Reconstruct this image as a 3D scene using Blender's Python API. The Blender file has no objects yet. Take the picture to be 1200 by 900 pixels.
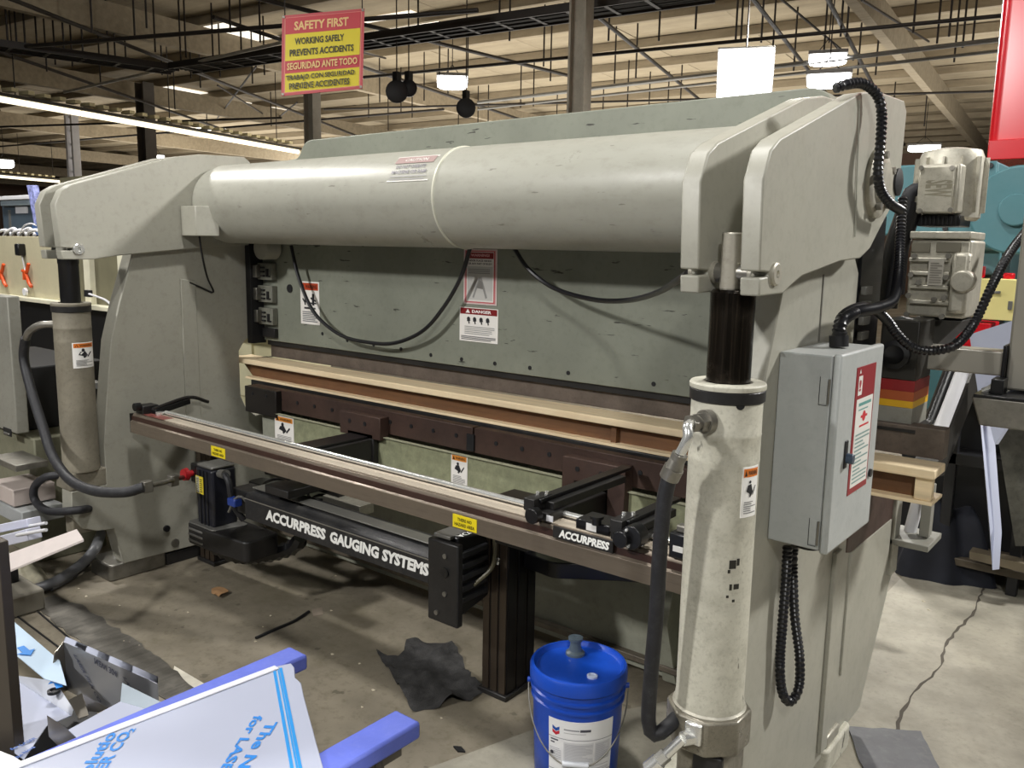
import bpy, bmesh, math, random
from mathutils import Vector, Matrix
random.seed(7)
# ------------------------------------------------------------------ camera
def vn(*v): return Vector(v).normalized()
AX = -vn(-1265, -185, 1000)
AY = Vector((820, -147, 1000)).normalized()
AY = (AY - AX * AX.dot(AY)).normalized()
AZ = AX.cross(AY)
if AZ.y > 0: AZ = -AZ
EYE = Vector((0, 0, 1.68))
cam = bpy.data.objects.new('camera', bpy.data.cameras.new('camera'))
bpy.context.scene.collection.objects.link(cam)
cam.matrix_world = Matrix(((AX.x, -AX.y, -AX.z, 0), (AY.x, -AY.y, -AY.z, 0),
                           (AZ.x, -AZ.y, -AZ.z, EYE.z), (0, 0, 0, 1)))
cam.data.sensor_width = 36; cam.data.lens = 30; cam.data.clip_end = 300
bpy.context.scene.camera = cam
# ------------------------------------------------------------------ world, lights, exposure
sc = bpy.context.scene
vs = sc.view_settings
vs.view_transform = 'Standard'; vs.look = 'None'; vs.gamma = 1; vs.use_curve_mapping = False
vs.exposure = 0.03
w = bpy.data.worlds.new('hall_air'); sc.world = w; w.use_nodes = True
w.node_tree.nodes['Background'].inputs[0].default_value = (.92, .96, 1.0, 1)
w.node_tree.nodes['Background'].inputs[1].default_value = .06
def area(name, loc, target, size, watt, col=(1, .97, .92)):
    l = bpy.data.lights.new(name, 'AREA'); l.energy = watt; l.size = size; l.color = col
    l.shape = 'DISK'
    o = bpy.data.objects.new(name, l); sc.collection.objects.link(o)
    o.location = loc
    o.rotation_euler = (Vector(target) - Vector(loc)).to_track_quat('-Z', 'Y').to_euler()
    return o
area('bay_or_fill_lamp', (-4.2, -4.2, 5.0), (-2.2, 2.5, .8), .5, 340, (1, .985, .96))
area('bay_or_fill_lamp', (1.5, -1.6, 4.4), (-.6, 2.4, .9), .45, 110, (1, .985, .95))  # added fill for the camera-side faces at the right, not a known fixture
area('bay_or_fill_lamp', (-1.9, 1.5, 5.9), (-2.3, 1.9, 0), .45, 170, (1, .985, .95))
area('bay_or_fill_lamp', (2.5, 5.7, 4.7), (-1.2, 2.6, 1.0), .5, 340, (1, .985, .95))
area('flood_lamp', (-3.9, 10.4, 4.2), (-2.6, 2.4, 1.2), .5, 300)
area('bay_or_fill_lamp', (-7.6, 1.9, 5.2), (-5.6, 3.4, .8), .6, 230)  # added fill that brightens the cream box behind the left frame
area('bay_or_fill_lamp', (-30, 30, 5.6), (-42, 34, 2), 3, 1500)  # added wash light that brightens the far wall
# added fill lights low in the hall, facing up to brighten the timber roof
area('roof_fill_light', (-14, 20, 2.2), (-14, 20.5, 6.2), 16, 1400, (1, .95, .87))
area('roof_fill_light', (-33, 22, 2.2), (-33, 22.5, 6.2), 16, 1400, (1, .95, .87))
area('roof_fill_light', (1, 22, 2.2), (1, 22.5, 6.2), 14, 800, (1, .97, .92))

# ------------------------------------------------------------------ helpers
def P(px, py, ax, v):
    "the point of the plane <ax> = v that the photograph shows at (px, py)"
    c = ((px - 600) / 1000, (py - 450) / 1000, 1.0)
    d = Vector((AX.x*c[0]+AX.y*c[1]+AX.z, AY.x*c[0]+AY.y*c[1]+AY.z, AZ.x*c[0]+AZ.y*c[1]+AZ.z))
    i = 'xyz'.index(ax)
    return EYE + d * ((v - EYE[i]) / d[i])
def lin(h):
    if isinstance(h, str):
        c = [int(h[i:i+2], 16) / 255 for i in (0, 2, 4)]
    else: c = h
    return tuple((x / 12.92 if x <= .04045 else ((x + .055) / 1.055) ** 2.4) for x in c) + (1,)
MATS = {}
def mat(name, col, rough=.5, metal=0., var=.12, scale=6, stretch=(1, 1, 1), dirt=0., dirtcol='3a362e',
        dscale=3., bump=0., spots=0., spotcol='1c1a18', sscale=30, sstretch=(1, 1, 1), emit=0, coat=0, sth=.70, fine=.10):
    if name in MATS: return MATS[name]
    m = bpy.data.materials.new(name); m.use_nodes = True; MATS[name] = m
    nt = m.node_tree; N = nt.nodes; L = nt.links
    b = N['Principled BSDF']
    c = lin(col)
    b.inputs['Roughness'].default_value = rough; b.inputs['Metallic'].default_value = metal
    b.inputs['Coat Weight'].default_value = coat
    b.inputs['Base Color'].default_value = c
    if emit:
        b.inputs['Emission Color'].default_value = c; b.inputs['Emission Strength'].default_value = emit
        return m
    tc = N.new('ShaderNodeTexCoord')
    def noise(sc_, st, det=4, off=0):
        mp = N.new('ShaderNodeMapping'); mp.inputs['Scale'].default_value = st
        mp.inputs['Location'].default_value = (off, off * .7, off * .3)
        L.new(tc.outputs['Object'], mp.inputs[0])
        n = N.new('ShaderNodeTexNoise'); n.inputs['Scale'].default_value = sc_; n.inputs['Detail'].default_value = det
        L.new(mp.outputs[0], n.inputs['Vector']); return n
    cur = None
    if var > 0:
        n = noise(scale, stretch)
        r = N.new('ShaderNodeValToRGB')
        r.color_ramp.elements[0].position = .3; r.color_ramp.elements[1].position = .7
        r.color_ramp.elements[0].color = tuple(x * (1 - var) for x in c[:3]) + (1,)
        r.color_ramp.elements[1].color = tuple(min(1, x * (1 + var)) for x in c[:3]) + (1,)
        L.new(n.outputs['Fac'], r.inputs[0]); cur = r.outputs[0]
    def over(cur, fac_node, lo, hi, colr, amt):
        mr = N.new('ShaderNodeMapRange'); mr.inputs[1].default_value = lo; mr.inputs[2].default_value = hi
        mr.inputs[4].default_value = amt
        L.new(fac_node.outputs['Fac'], mr.inputs[0])
        mx = N.new('ShaderNodeMix'); mx.data_type = 'RGBA'
        L.new(mr.outputs[0], mx.inputs[0])
        if cur is not None: L.new(cur, mx.inputs[6])
        else: mx.inputs[6].default_value = c
        mx.inputs[7].default_value = lin(colr)
        return mx.outputs[2]
    if dirt > 0:
        n1 = noise(dscale, (1, 1, 1), 10, 3.1); n1.inputs['Roughness'].default_value = .68
        cur = over(cur, n1, .48, .75, dirtcol, dirt)
        n2 = noise(dscale * 9 + 12, stretch, 6, 7.7); n2.inputs['Roughness'].default_value = .7
        cur = over(cur, n2, .50, .78, dirtcol, min(.9, dirt * .8 + fine))
        mr = N.new('ShaderNodeMapRange'); mr.inputs[1].default_value = .35; mr.inputs[2].default_value = .7
        mr.inputs[3].default_value = rough; mr.inputs[4].default_value = min(1, rough + .22)
        L.new(n1.outputs['Fac'], mr.inputs[0]); L.new(mr.outputs[0], b.inputs['Roughness'])
    if spots > 0:
        cur = over(cur, noise(sscale, sstretch, 3, 9.7), sth, sth + .03, spotcol, spots)
    if cur is not None: L.new(cur, b.inputs['Base Color'])
    if bump > 0:
        n = noise(scale * 6, stretch, 3, 5)
        bp = N.new('ShaderNodeBump'); bp.inputs['Strength'].default_value = bump; bp.inputs['Distance'].default_value = .004
        L.new(n.outputs['Fac'], bp.inputs['Height']); L.new(bp.outputs[0], b.inputs['Normal'])
    return m
def rpoly(pts, r, n=4):
    "round the corners of a 2-D polygon"
    out = []; k = len(pts)
    for i in range(k):
        a, b, c = Vector(pts[i-1]), Vector(pts[i]), Vector(pts[(i+1) % k])
        ri = r[i] if isinstance(r, (list, tuple)) else r
        if ri <= 0: out.append(tuple(b)); continue
        u, v = (a - b), (c - b)
        d = min(ri, u.length * .45, v.length * .45)
        p, q = b + u.normalized() * d, b + v.normalized() * d
        for j in range(n + 1):
            t = j / n
            out.append(tuple(p * (1-t)**2 + b * 2*t*(1-t) + q * t*t))
    return out
def smooth_path(pts, step=.01):
    pts = [Vector(p) for p in pts]
    if len(pts) == 2: return pts
    P0 = [pts[0] * 2 - pts[1]] + pts + [pts[-1] * 2 - pts[-2]]
    out = []
    for i in range(1, len(P0) - 2):
        a, b, c, d = P0[i-1:i+3]
        n = max(2, int((c - b).length / step))
        for j in range(n):
            t = j / n
            out.append(.5 * ((2*b) + (c-a)*t + (2*a-5*b+4*c-d)*t*t + (3*b-a-3*c+d)*t**3))
    out.append(pts[-1]); return out
class MB:
    def __init__(s): s.v = []; s.f = []; s.m = []; s.cur = 0
    def mat(s, i): s.cur = i; return s
    def add(s, vs, fs):
        o = len(s.v); s.v += [tuple(p) for p in vs]
        for f in fs: s.f.append(tuple(i + o for i in f)); s.m.append(s.cur)
        return s
    def box(s, x0, x1, y0, y1, z0, z1):
        if x0 > x1: x0, x1 = x1, x0
        if y0 > y1: y0, y1 = y1, y0
        if z0 > z1: z0, z1 = z1, z0
        return s.add([(x0,y0,z0),(x1,y0,z0),(x1,y1,z0),(x0,y1,z0),(x0,y0,z1),(x1,y0,z1),(x1,y1,z1),(x0,y1,z1)],
              [(0,3,2,1),(4,5,6,7),(0,1,5,4),(1,2,6,5),(2,3,7,6),(3,0,4,7)])
    def obox(s, c, u, v, w):
        "box from centre and three half vectors"
        c, u, v, w = map(Vector, (c, u, v, w)); q = []
        for k in (-1, 1):
            for a, b in ((-1,-1),(1,-1),(1,1),(-1,1)): q.append(c + u*a + v*b + w*k)
        return s.add(q, [(0,3,2,1),(4,5,6,7),(0,1,5,4),(1,2,6,5),(2,3,7,6),(3,0,4,7)])
    def prism(s, ax, poly, a, b):
        def mk(p, t): return {'x': (t, p[0], p[1]), 'y': (p[0], t, p[1]), 'z': (p[0], p[1], t)}[ax]
        n = len(poly)
        return s.add([mk(p, a) for p in poly] + [mk(p, b) for p in poly],
              [tuple(range(n))[::-1], tuple(range(n, 2*n))] + [(i, (i+1) % n, n + (i+1) % n, n + i) for i in range(n)])
    def slab(s, pts, off):
        "polygon of 3-D points thickened by vector off"
        pts = [Vector(p) for p in pts]; off = Vector(off); n = len(pts)
        return s.add(pts + [p + off for p in pts],
              [tuple(range(n))[::-1], tuple(range(n, 2*n))] + [(i, (i+1) % n, n + (i+1) % n, n + i) for i in range(n)])
    def rings(s, rs, caps=True):
        n = len(rs[0]); vs = [p for r in rs for p in r]; fs = []
        for k in range(len(rs) - 1):
            for i in range(n): fs.append((k*n+i, k*n+(i+1) % n, (k+1)*n+(i+1) % n, (k+1)*n+i))
        if caps: fs += [tuple(range(n))[::-1], tuple(range((len(rs)-1)*n, len(rs)*n))]
        return s.add(vs, fs)
    def cyl(s, a, b, r0, r1=None, n=20):
        r1 = r0 if r1 is None else r1
        a, b = Vector(a), Vector(b); d = (b - a).normalized()
        u = d.orthogonal().normalized(); v = d.cross(u)
        R = lambda c, r: [c + (u*math.cos(t) + v*math.sin(t)) * r for t in (2*math.pi*(i+.5)/n for i in range(n))]
        return s.rings([R(a, r0), R(b, r1)])
    def lathe(s, c, prof, n=32, ax=(0, 0, 1)):
        c = Vector(c); d = Vector(ax).normalized(); u = d.orthogonal().normalized(); v = d.cross(u)
        return s.rings([[c + d*z + (u*math.cos(t) + v*math.sin(t)) * max(r, 1e-4) for t in (2*math.pi*i/n for i in range(n))] for r, z in prof])
    def tube(s, pts, r, n=10, step=.012, ribs=0, smooth=True):
        ps = smooth_path(pts, step if not ribs else ribs / 2) if smooth else [Vector(p) for p in pts]
        rs = []; u = None
        for i, p in enumerate(ps):
            d = (ps[min(i+1, len(ps)-1)] - ps[max(i-1, 0)]).normalized()
            u = d.orthogonal().normalized() if u is None else (u - d * u.dot(d)).normalized()
            v = d.cross(u); rr = r * (1.12 if ribs and i % 2 else (.88 if ribs else 1))
            rs.append([p + (u*math.cos(t) + v*math.sin(t)) * rr for t in (2*math.pi*k/n for k in range(n))])
        return s.rings(rs)
    def build(s, name, mats, parent=None, bevel=0, smooth=35, label=None, seg=2):
        me = bpy.data.meshes.new(name)
        off = parent['_o'] if parent is not None else None
        off = Vector(off) if off is not None else Vector((0, 0, 0))
        vs_ = [Vector(p) for p in s.v]
        org = off
        if parent is None:
            xs = [p.x for p in vs_]; ys = [p.y for p in vs_]; zs = [p.z for p in vs_]
            org = Vector(((min(xs)+max(xs))/2, (min(ys)+max(ys))/2, min(zs)))
        me.from_pydata([p - org for p in vs_], [], s.f)
        if not isinstance(mats, (list, tuple)): mats = [mats]
        for m in mats: me.materials.append(m)
        me.polygons.foreach_set('material_index', s.m)
        bm = bmesh.new(); bm.from_mesh(me); bmesh.ops.recalc_face_normals(bm, faces=bm.faces); bm.to_mesh(me); bm.free()
        me.polygons.foreach_set('use_smooth', [True] * len(me.polygons))
        me.set_sharp_from_angle(angle=math.radians(smooth))
        me.update()
        o = bpy.data.objects.new(name, me); sc.collection.objects.link(o)
        if parent is not None: o.parent = parent; o['_o'] = tuple(org)
        else: o.location = org; o['_o'] = tuple(org)
        if bevel:
            md = o.modifiers.new('bevel', 'BEVEL'); md.width = bevel; md.segments = seg; md.limit_method = 'ANGLE'; md.angle_limit = math.radians(40)
            md.harden_normals = False
        if label: o['label'] = label
        return o
def tag(o, label, cat, group=None):
    o['label'] = label; o['category'] = cat
    if group: o['group'] = group
    return o
def thing(name, loc, label, cat, group=None):
    o = bpy.data.objects.new(name, None); sc.collection.objects.link(o)
    o.empty_display_size = .05
    o.location = loc; o['_o'] = tuple(loc); return tag(o, label, cat, group)
def struct(o): o['kind'] = 'structure'; return o
def B(x0, x1, y0, y1, z0, z1, name, m, parent=None, bevel=0, **k): return MB().box(x0, x1, y0, y1, z0, z1).build(name, m, parent, bevel, **k)

# text -> triangles in a unit frame
_tc = {}
def text_mesh(s, bold=True):
    if (s, bold) in _tc: return _tc[(s, bold)]
    cu = bpy.data.curves.new('t', 'FONT'); cu.body = s; cu.resolution_u = 2
    cu.offset = .052 if bold == 2 else (.03 if bold else 0)
    o = bpy.data.objects.new('t', cu); sc.collection.objects.link(o)
    dg = bpy.context.evaluated_depsgraph_get(); dg.update()
    me = bpy.data.meshes.new_from_object(o.evaluated_get(dg))
    vs_ = [(v.co.x, v.co.y) for v in me.vertices]; fs = [tuple(p.vertices) for p in me.polygons]
    bpy.data.objects.remove(o); bpy.data.curves.remove(cu); bpy.data.meshes.remove(me)
    x0 = min(v[0] for v in vs_); x1 = max(v[0] for v in vs_); y0 = min(v[1] for v in vs_); y1 = max(v[1] for v in vs_)
    r = ([((x-x0)/(x1-x0), (y-y0)/(y1-y0)) for x, y in vs_], fs); _tc[(s, bold)] = r; return r
INK = {}
def ink(h):
    return INK.setdefault(h, mat('print_' + h, h, .45, var=0))
def decal(name, parent, fn, w, h, items, base='f0eeea', label=None, thick=.0012):
    """flat print: fn(a, b, off) maps label metres to the world. items: ('r',x0,y0,x1,y1,col) ('t',x0,y0,w,h,text,col) ('p',pts,col) ('o',cx,cy,r,col) ('l', x0,y0,x1,y1,width,col)"""
    cols = [base]; mb = MB(); nx = max(1, int(w / .02))
    def grid(x0, y0, x1, y1, off):
        k = max(1, int(abs(x1 - x0) / .012)) if nx > 1 else 1
        vs_ = []; fs = []
        for i in range(k + 1):
            x = x0 + (x1 - x0) * i / k
            vs_ += [fn(x, y0, off), fn(x, y1, off)]
        for i in range(k): fs.append((2*i, 2*i+2, 2*i+3, 2*i+1))
        mb.add(vs_, fs)
    # body plate
    k = max(1, int(w / .012)); top = []; bot = []
    vs_ = []; fs = []
    for i in range(k + 1):
        x = w * i / k; vs_ += [fn(x, 0, thick), fn(x, h, thick), fn(x, h, -.0005), fn(x, 0, -.0005)]
    for i in range(k):
        a, b = 4*i, 4*i+4
        for j in range(4): fs.append((a+j, b+j, b+(j+1) % 4, a+(j+1) % 4))
    fs += [(0, 1, 2, 3), (4*k, 4*k+1, 4*k+2, 4*k+3)]
    mb.mat(0).add(vs_, fs)
    lay = thick + .0006
    for it in items:
        c = it[-1]
        if c not in cols: cols.append(c)
        mb.mat(cols.index(c))
        if it[0] == 'r': grid(it[1], it[2], it[3], it[4], lay)
        elif it[0] == 't':
            tv, tf = text_mesh(it[5]); mb.add([fn(it[1] + x * it[3], it[2] + y * it[4], lay) for x, y in tv], tf)
        elif it[0] == 'p': mb.add([fn(x, y, lay) for x, y in it[1]], [tuple(range(len(it[1])))])
        elif it[0] == 'o':
            mb.add([fn(it[1] + it[3]*math.cos(t*math.pi/6), it[2] + it[3]*math.sin(t*math.pi/6), lay) for t in range(12)], [tuple(range(12))])
        elif it[0] == 'l':
            a, b = Vector(it[1:3]), Vector(it[3:5]); n = (b-a).orthogonal().normalized() * it[5] / 2
            mb.add([fn(*(q), lay) for q in ((a+n), (b+n), (b-n), (a-n))], [(0, 1, 2, 3)])
        lay += .00006 if w < .6 else .0008
    return mb.build(name, [ink(c) for c in cols], parent, label=label)
def plane_fn(o, u, v, flip=1):
    o, u, v = Vector(o), Vector(u).normalized(), Vector(v).normalized(); n = u.cross(v).normalized()
    return lambda a, b, off: o + u*a + v*b + n*off
def cyl_fn(cx, cy, z0, r, ang0):
    "wrap round a vertical cylinder, going to the right seen from outside"
    def f(a, b, off):
        t = ang0 + a / r
        return Vector((cx + (r+off)*math.cos(t), cy + (r+off)*math.sin(t), z0 + b))
    return f
def lines(x0, y0, x1, y1, n, col, fill=.5, seed=1):
    rnd = random.Random(seed); out = []; d = (y1 - y0) / n
    for i in range(n):
        e = x1 if rnd.random() < .6 else x0 + (x1-x0) * rnd.uniform(.5, .95)
        out.append(('r', x0, y0 + d*i, e, y0 + d*i + d*fill, col))
    return out
# ------------------------------------------------------------------ materials
PAINT = mat('grey_machine_paint', 'a3a195', .32, var=.05, scale=2.5, dirt=.22, dirtcol='6b685a', dscale=2.2, spots=.0, bump=.03)
PAINTW = mat('worn_ram_paint', '7f8275', .5, var=.10, scale=3, stretch=(1, 1, 1), dirt=.3, dirtcol='5d5f50', dscale=2.4,
             spots=.85, spotcol='22201b', sscale=9, sstretch=(1, 3, 6), bump=.03, sth=.69)
PAINTT = mat('glossy_tube_paint', 'a09f94', .27, var=.05, scale=2, stretch=(.5, 1, 1), dirt=.35, dirtcol='7b776a', dscale=2.6,
             spots=.5, spotcol='3a372f', sscale=11, sstretch=(1, 4, 6), bump=.04)
PAINTC = mat('chipped_cylinder_paint', 'c3c0b1', .45, var=.08, scale=14, dirt=.55, dirtcol='7d7968', dscale=9,
             spots=.8, spotcol='3b382f', sscale=22, sstretch=(1, 1, .6), bump=.06, sth=.68)
PAINTL = mat('dirty_cylinder_paint', '857f70', .5, var=.14, scale=7, dirt=.5, dirtcol='5b5343', dscale=5, bump=.06)
BLK = mat('black_coated_steel', '1c1b1b', .38, var=.2, dirt=.3, dirtcol='3b3733', dscale=9)
BLKS = mat('black_satin', '121214', .3, var=.1)
CHROME = mat('polished_steel', 'e4e4e0', .22, .75, var=.05)
STEEL = mat('raw_steel', '8d8a82', .38, .8, var=.15, scale=20, dirt=.3, dirtcol='4a453c')
DRKROD = mat('oily_black_rod', '1a1612', .16, .7, var=.5, scale=18, stretch=(6, 6, .1), dirt=.55, dirtcol='5b5046', dscale=4)
RUST = mat('brown_oiled_steel', '4c3a33', .42, .35, var=.2, scale=5, dirt=.4, dirtcol='2c2321', dscale=4)
HOLDER = mat('scaled_tool_steel', '6a5f56', .55, .25, var=.18, scale=9, dirt=.5, dirtcol='37312d', dscale=7)
RAIL = mat('brown_anodised_rail', '786d60', .33, .45, var=.12, scale=4, stretch=(.2, 3, 3), dirt=.3, dirtcol='463d35')
RAILTOP = mat('milled_rail_top', 'c2b6a4', .36, .2, var=.14, scale=6, stretch=(.1, 8, 1), dirt=.4, dirtcol='71675c', dscale=4)
GALV = mat('yellowish_galvanised_sheet', '96987a', .45, .15, var=.16, scale=25, dirt=.4, dirtcol='5a604c', dscale=9)
HOSE = mat('black_rubber_hose', '1e1e22', .5, var=.2, scale=30, dirt=.35, dirtcol='494a4c')
CONDUIT = mat('black_corrugated_plastic', '17171b', .33, var=.1)
WOOD = mat('pine_flange', 'f0dbb6', .6, var=.14, scale=5, stretch=(.35, 9, 9), dirt=.25, dirtcol='c49c6a', dscale=6, bump=.08)
WOODD = mat('oiled_plywood_web', '6e4c30', .5, var=.28, scale=6, stretch=(.3, 4, 6), dirt=.4, dirtcol='4b3020', dscale=5)
BOXG = mat('enclosure_grey', 'adb0ae', .4, var=.04, dirt=.25, dirtcol='858b89', dscale=5, spots=.5, spotcol='55524c', sscale=20)
ALU = mat('cast_aluminium', 'b5b1a4', .42, .55, var=.12, scale=14, dirt=.45, dirtcol='77705f', dscale=8, bump=.08)
WHITE = mat('white_painted_metal', 'd8d8dc', .4, var=.03)
FILM = mat('white_protective_film', 'abb0c3', .33, var=.03, scale=2)
FILMB = mat('bluish_protective_film', 'b9cde0', .3, var=.05, scale=5)
STAIN = mat('brushed_stainless', 'a49d92', .28, .85, var=.1, scale=5)
TAPE = mat('blue_masking_tape', '5c6bc8', .55, var=.12, scale=9, dirt=.25, dirtcol='7c86cf', dscale=7, bump=.1)
TEAL = mat('teal_machine_paint', '48747b', .45, var=.06, dirt=.3, dirtcol='3a6c72', dscale=4)
REDP = mat('red_enamel', 'c81320', .25, var=.04)
YEL = mat('pale_yellow_panel', 'e3d78f', .5, var=.03)
DARK = mat('dark_metal', '17171a', .5, var=.2)
BEIGE = mat('beige_partition', 'b5ae92', .5, var=.04, dirt=.2, dirtcol='8e8970')
GREYB = mat('worn_grey_cabinet', '8f8e85', .33, var=.08, scale=2.5, dirt=.45, dirtcol='666257', dscale=2)
TIMBER = mat('roof_boards', 'a2957c', .8, var=.16, scale=1.2, stretch=(.3, 3, 1), dirt=.45, dirtcol='6f6453', dscale=.6)
JOIST = mat('roof_joist', '9a8e78', .8, var=.15, scale=3, stretch=(.3, 3, 3), dirt=.3, dirtcol='756a57')
PIPE = mat('dark_pipe', '2c2723', .5, .3, var=.15)
GALVP = mat('grey_conduit', '7e7d79', .4, .5, var=.1)
COLM = mat('column_paint', '8d8678', .5, var=.08, dirt=.3, dirtcol='5c564b', dscale=2)
# ------------------------------------------------------------------ the hall
FLA = mat('stained_floor_coating', '7f7768', .5, var=.16, scale=6, dirt=.75, dirtcol='59523f', dscale=1.8, spots=.6, spotcol='474237', sscale=14, bump=.05)
FLB = mat('bare_concrete', '959082', .62, var=.16, scale=7, dirt=.7, dirtcol='79756a', dscale=3.2, spots=.4, spotcol='5f5a4e', sscale=17, bump=.1)
ea = [(-80, -5), (-3.9, -5), (-1.649, 2.245), (-1.05, 3.3), (-1.05, 50), (-80, 50)]
eb = [(-3.9, -5), (25, -5), (25, 50), (-1.05, 50), (-1.05, 3.3), (-1.649, 2.245)]
struct(MB().prism('z', ea, -.05, 0).build('floor', FLA))
struct(MB().prism('z', eb, -.05, 0).build('floor', FLB))
mb = MB(); rnd = random.Random(5); y = 2.4; L_ = []; R_ = []
while y < 4.75:
    x = -.675 + .012 * math.sin(y * 9) + rnd.uniform(-.006, .006); wd = rnd.uniform(.0015, .007)
    L_.append((x - wd, y)); R_.append((x + wd, y)); y += .045
mb.prism('z', L_ + R_[::-1], .0, .0015)
struct(mb.build('trim_1', mat('crack_dirt', '4b453c', .9)))
# painted line remains on the floor
struct(MB().prism('z', [(-3.02, 1.655), (-2.80, 1.655), (-2.76, 1.54), (-2.86, 1.54)], 0, .0015).build('trim_2', mat('worn_white_line', 'cfc9ba', .6, var=.2, scale=12)))

TH = math.radians(6)
CU, SU = math.cos(TH), math.sin(TH)
def H(u, v, z): return Vector((u * CU - v * SU, u * SU + v * CU, z))   # hall axes: u across, v away
ROOF = 6.2
U0, U1, V0, V1 = -78, 14, 4, 42
struct(MB().slab([H(U0, V0, ROOF + .06), H(U1, V0, ROOF + .06), H(U1, V1, ROOF + .06), H(U0, V1, ROOF + .06)], (0, 0, .1)).build('ceiling', JOIST))
ceil = bpy.data.objects['ceiling']
# roof boards between the joists: one shared mesh, the nearest as parts
pm = MB().box(-1.19, 1.19, -.97, .97, 0, .05).build('roof_board', TIMBER); pm.parent = ceil; pm.rotation_euler.z = TH
cells = []
u = U0
while u < U1:
    v = V0
    while v < V1:
        c = H(u + 1.2, v + 1.0, ROOF); q = AX * 0
        d = c - EYE; cx = AX.x*d.x + AY.x*d.y + AZ.x*d.z; cy = AX.y*d.x + AY.y*d.y + AZ.y*d.z; cz = AX.z*d.x + AY.z*d.y + AZ.z*d.z
        if cz > 1:
            X_ = cx / cz * 1000 + 600; Y_ = cy / cz * 1000 + 450
            if -80 < X_ < 1280 and -80 < Y_ < 260: cells.append((cz, c))
        v += 2.0
    u += 2.4
cells.sort(key=lambda t: t[0])
org = Vector(ceil['_o'])
pm.location = cells[0][1] - org
for i, (cz, c) in enumerate(cells[1:290]):
    o = pm.copy(); sc.collection.objects.link(o); o.location = c - org + Vector((0, 0, random.uniform(0, .012)))
mb = MB()
for cz, c in cells[290:]:
    mb.obox(c + Vector((0, 0, .025)), Vector((CU, SU, 0)) * 1.19, Vector((-SU, CU, 0)) * .97, (0, 0, .025))
if cells[290:]:
    o = mb.build('far_roof_boards', TIMBER, ceil); o['kind'] = 'stuff'
# joists across, each a part
v = V0; first = None
while v <= V1:
    o = MB().obox(H((U0 + U1) / 2, v, ROOF - .1), Vector((CU, SU, 0)) * (U1 - U0) / 2, Vector((-SU, CU, 0)) * .05, (0, 0, .09)).build('roof_joist', JOIST, ceil)
    v += 2.0
for u in (-66, -54, -42, -32, -22.5, -15.5, -3.2, 4.5):
    MB().obox(H(u, (V0 + V1) / 2, ROOF - .45), Vector((CU, SU, 0)) * .09, Vector((-SU, CU, 0)) * (V1 - V0) / 2, (0, 0, .26)).build('roof_beam', JOIST, ceil)
WALLM = mat('brown_wall', '8a7060', .7, var=.08, scale=.6, dirt=.3, dirtcol='6e5748', dscale=.4)
struct(MB().slab([H(U0, V1, 0), H(U1, V1, 0), H(U1, V1, ROOF + .1), H(U0, V1, ROOF + .1)], (0, .2, 0)).build('wall_far', WALLM))
struct(MB().slab([H(U0, V0, 0), H(U0, V1, 0), H(U0, V1, ROOF + .1), H(U0, V0, ROOF + .1)], (-.2, 0, 0)).build('wall_left', WALLM))

def column(name, px, y0, y1, depth_v, wd, m, label, group=None, lattice=False):
    "a column standing on the floor at hall depth v, seen at pixel column px"
    a = P(px, y1, 'z', 1.0)
    # intersect the vertical plane through the pixel with v = depth
    d = (P(px, (y0 + y1) / 2, 'y', 5) - EYE); t = depth_v / (-d.x * SU + d.y * CU)
    c = EYE + d * t; x, y = c.x, c.y
    t = thing(name, (x, y, 0), label, 'column', group)
    U, V = Vector((CU, SU, 0)), Vector((-SU, CU, 0)); top = ROOF - .3
    if lattice:
        for k in (-1, 1): MB().obox((x + U.x*k*wd/2*.8, y + U.y*k*wd/2*.8, top/2), U*wd*.12, V*wd*.3, (0, 0, top/2)).build('upright', m, t)
        mb = MB(); z = .3
        while z < top: mb.obox((x, y, z), U*wd*.4, V*.01, (0, 0, .03)); z += .45
        mb.build('lacing', m, t)
    else:
        MB().obox((x, y, top/2), U*wd/2, V*.015, (0, 0, top/2)).build('web', m, t)
        for k in (-1, 1): MB().obox((x + U.x*k*wd/2, y + U.y*k*wd/2, top/2), U*.015, V*wd/2, (0, 0, top/2)).build('flange', m, t)
        MB().obox((x, y, .02), U*wd*.8, V*wd*.8, (0, 0, .02)).build('base_plate', m, t)
    return t
column('steel_column', 680, 0, 130, 10.5, .22, COLM, 'tall grey steel column behind the ram of the press, right of the centre')
column('steel_column', 366, 110, 165, 12.5, .22, COLM, 'pale steel column rising just below the safety banner')
column('steel_column', 171, 95, 190, 15, .34, mat('dark_column', '4b453f', .6), 'dark steel column behind the long fluorescent row')
column('lattice_column', 86, 155, 208, 17, .42, WHITE, 'white laced twin-bar column above the left lifting arm', lattice=True)

def rodpx(name, p1, p2, z1, z2, r, m, label, cat, group=None):
    a, b = P(*p1, 'z', z1), P(*p2, 'z', z2); e = (b - a)
    o = MB().cyl(a, b, r, n=8).build(name, m); return tag(o, label, cat, group)
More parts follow.
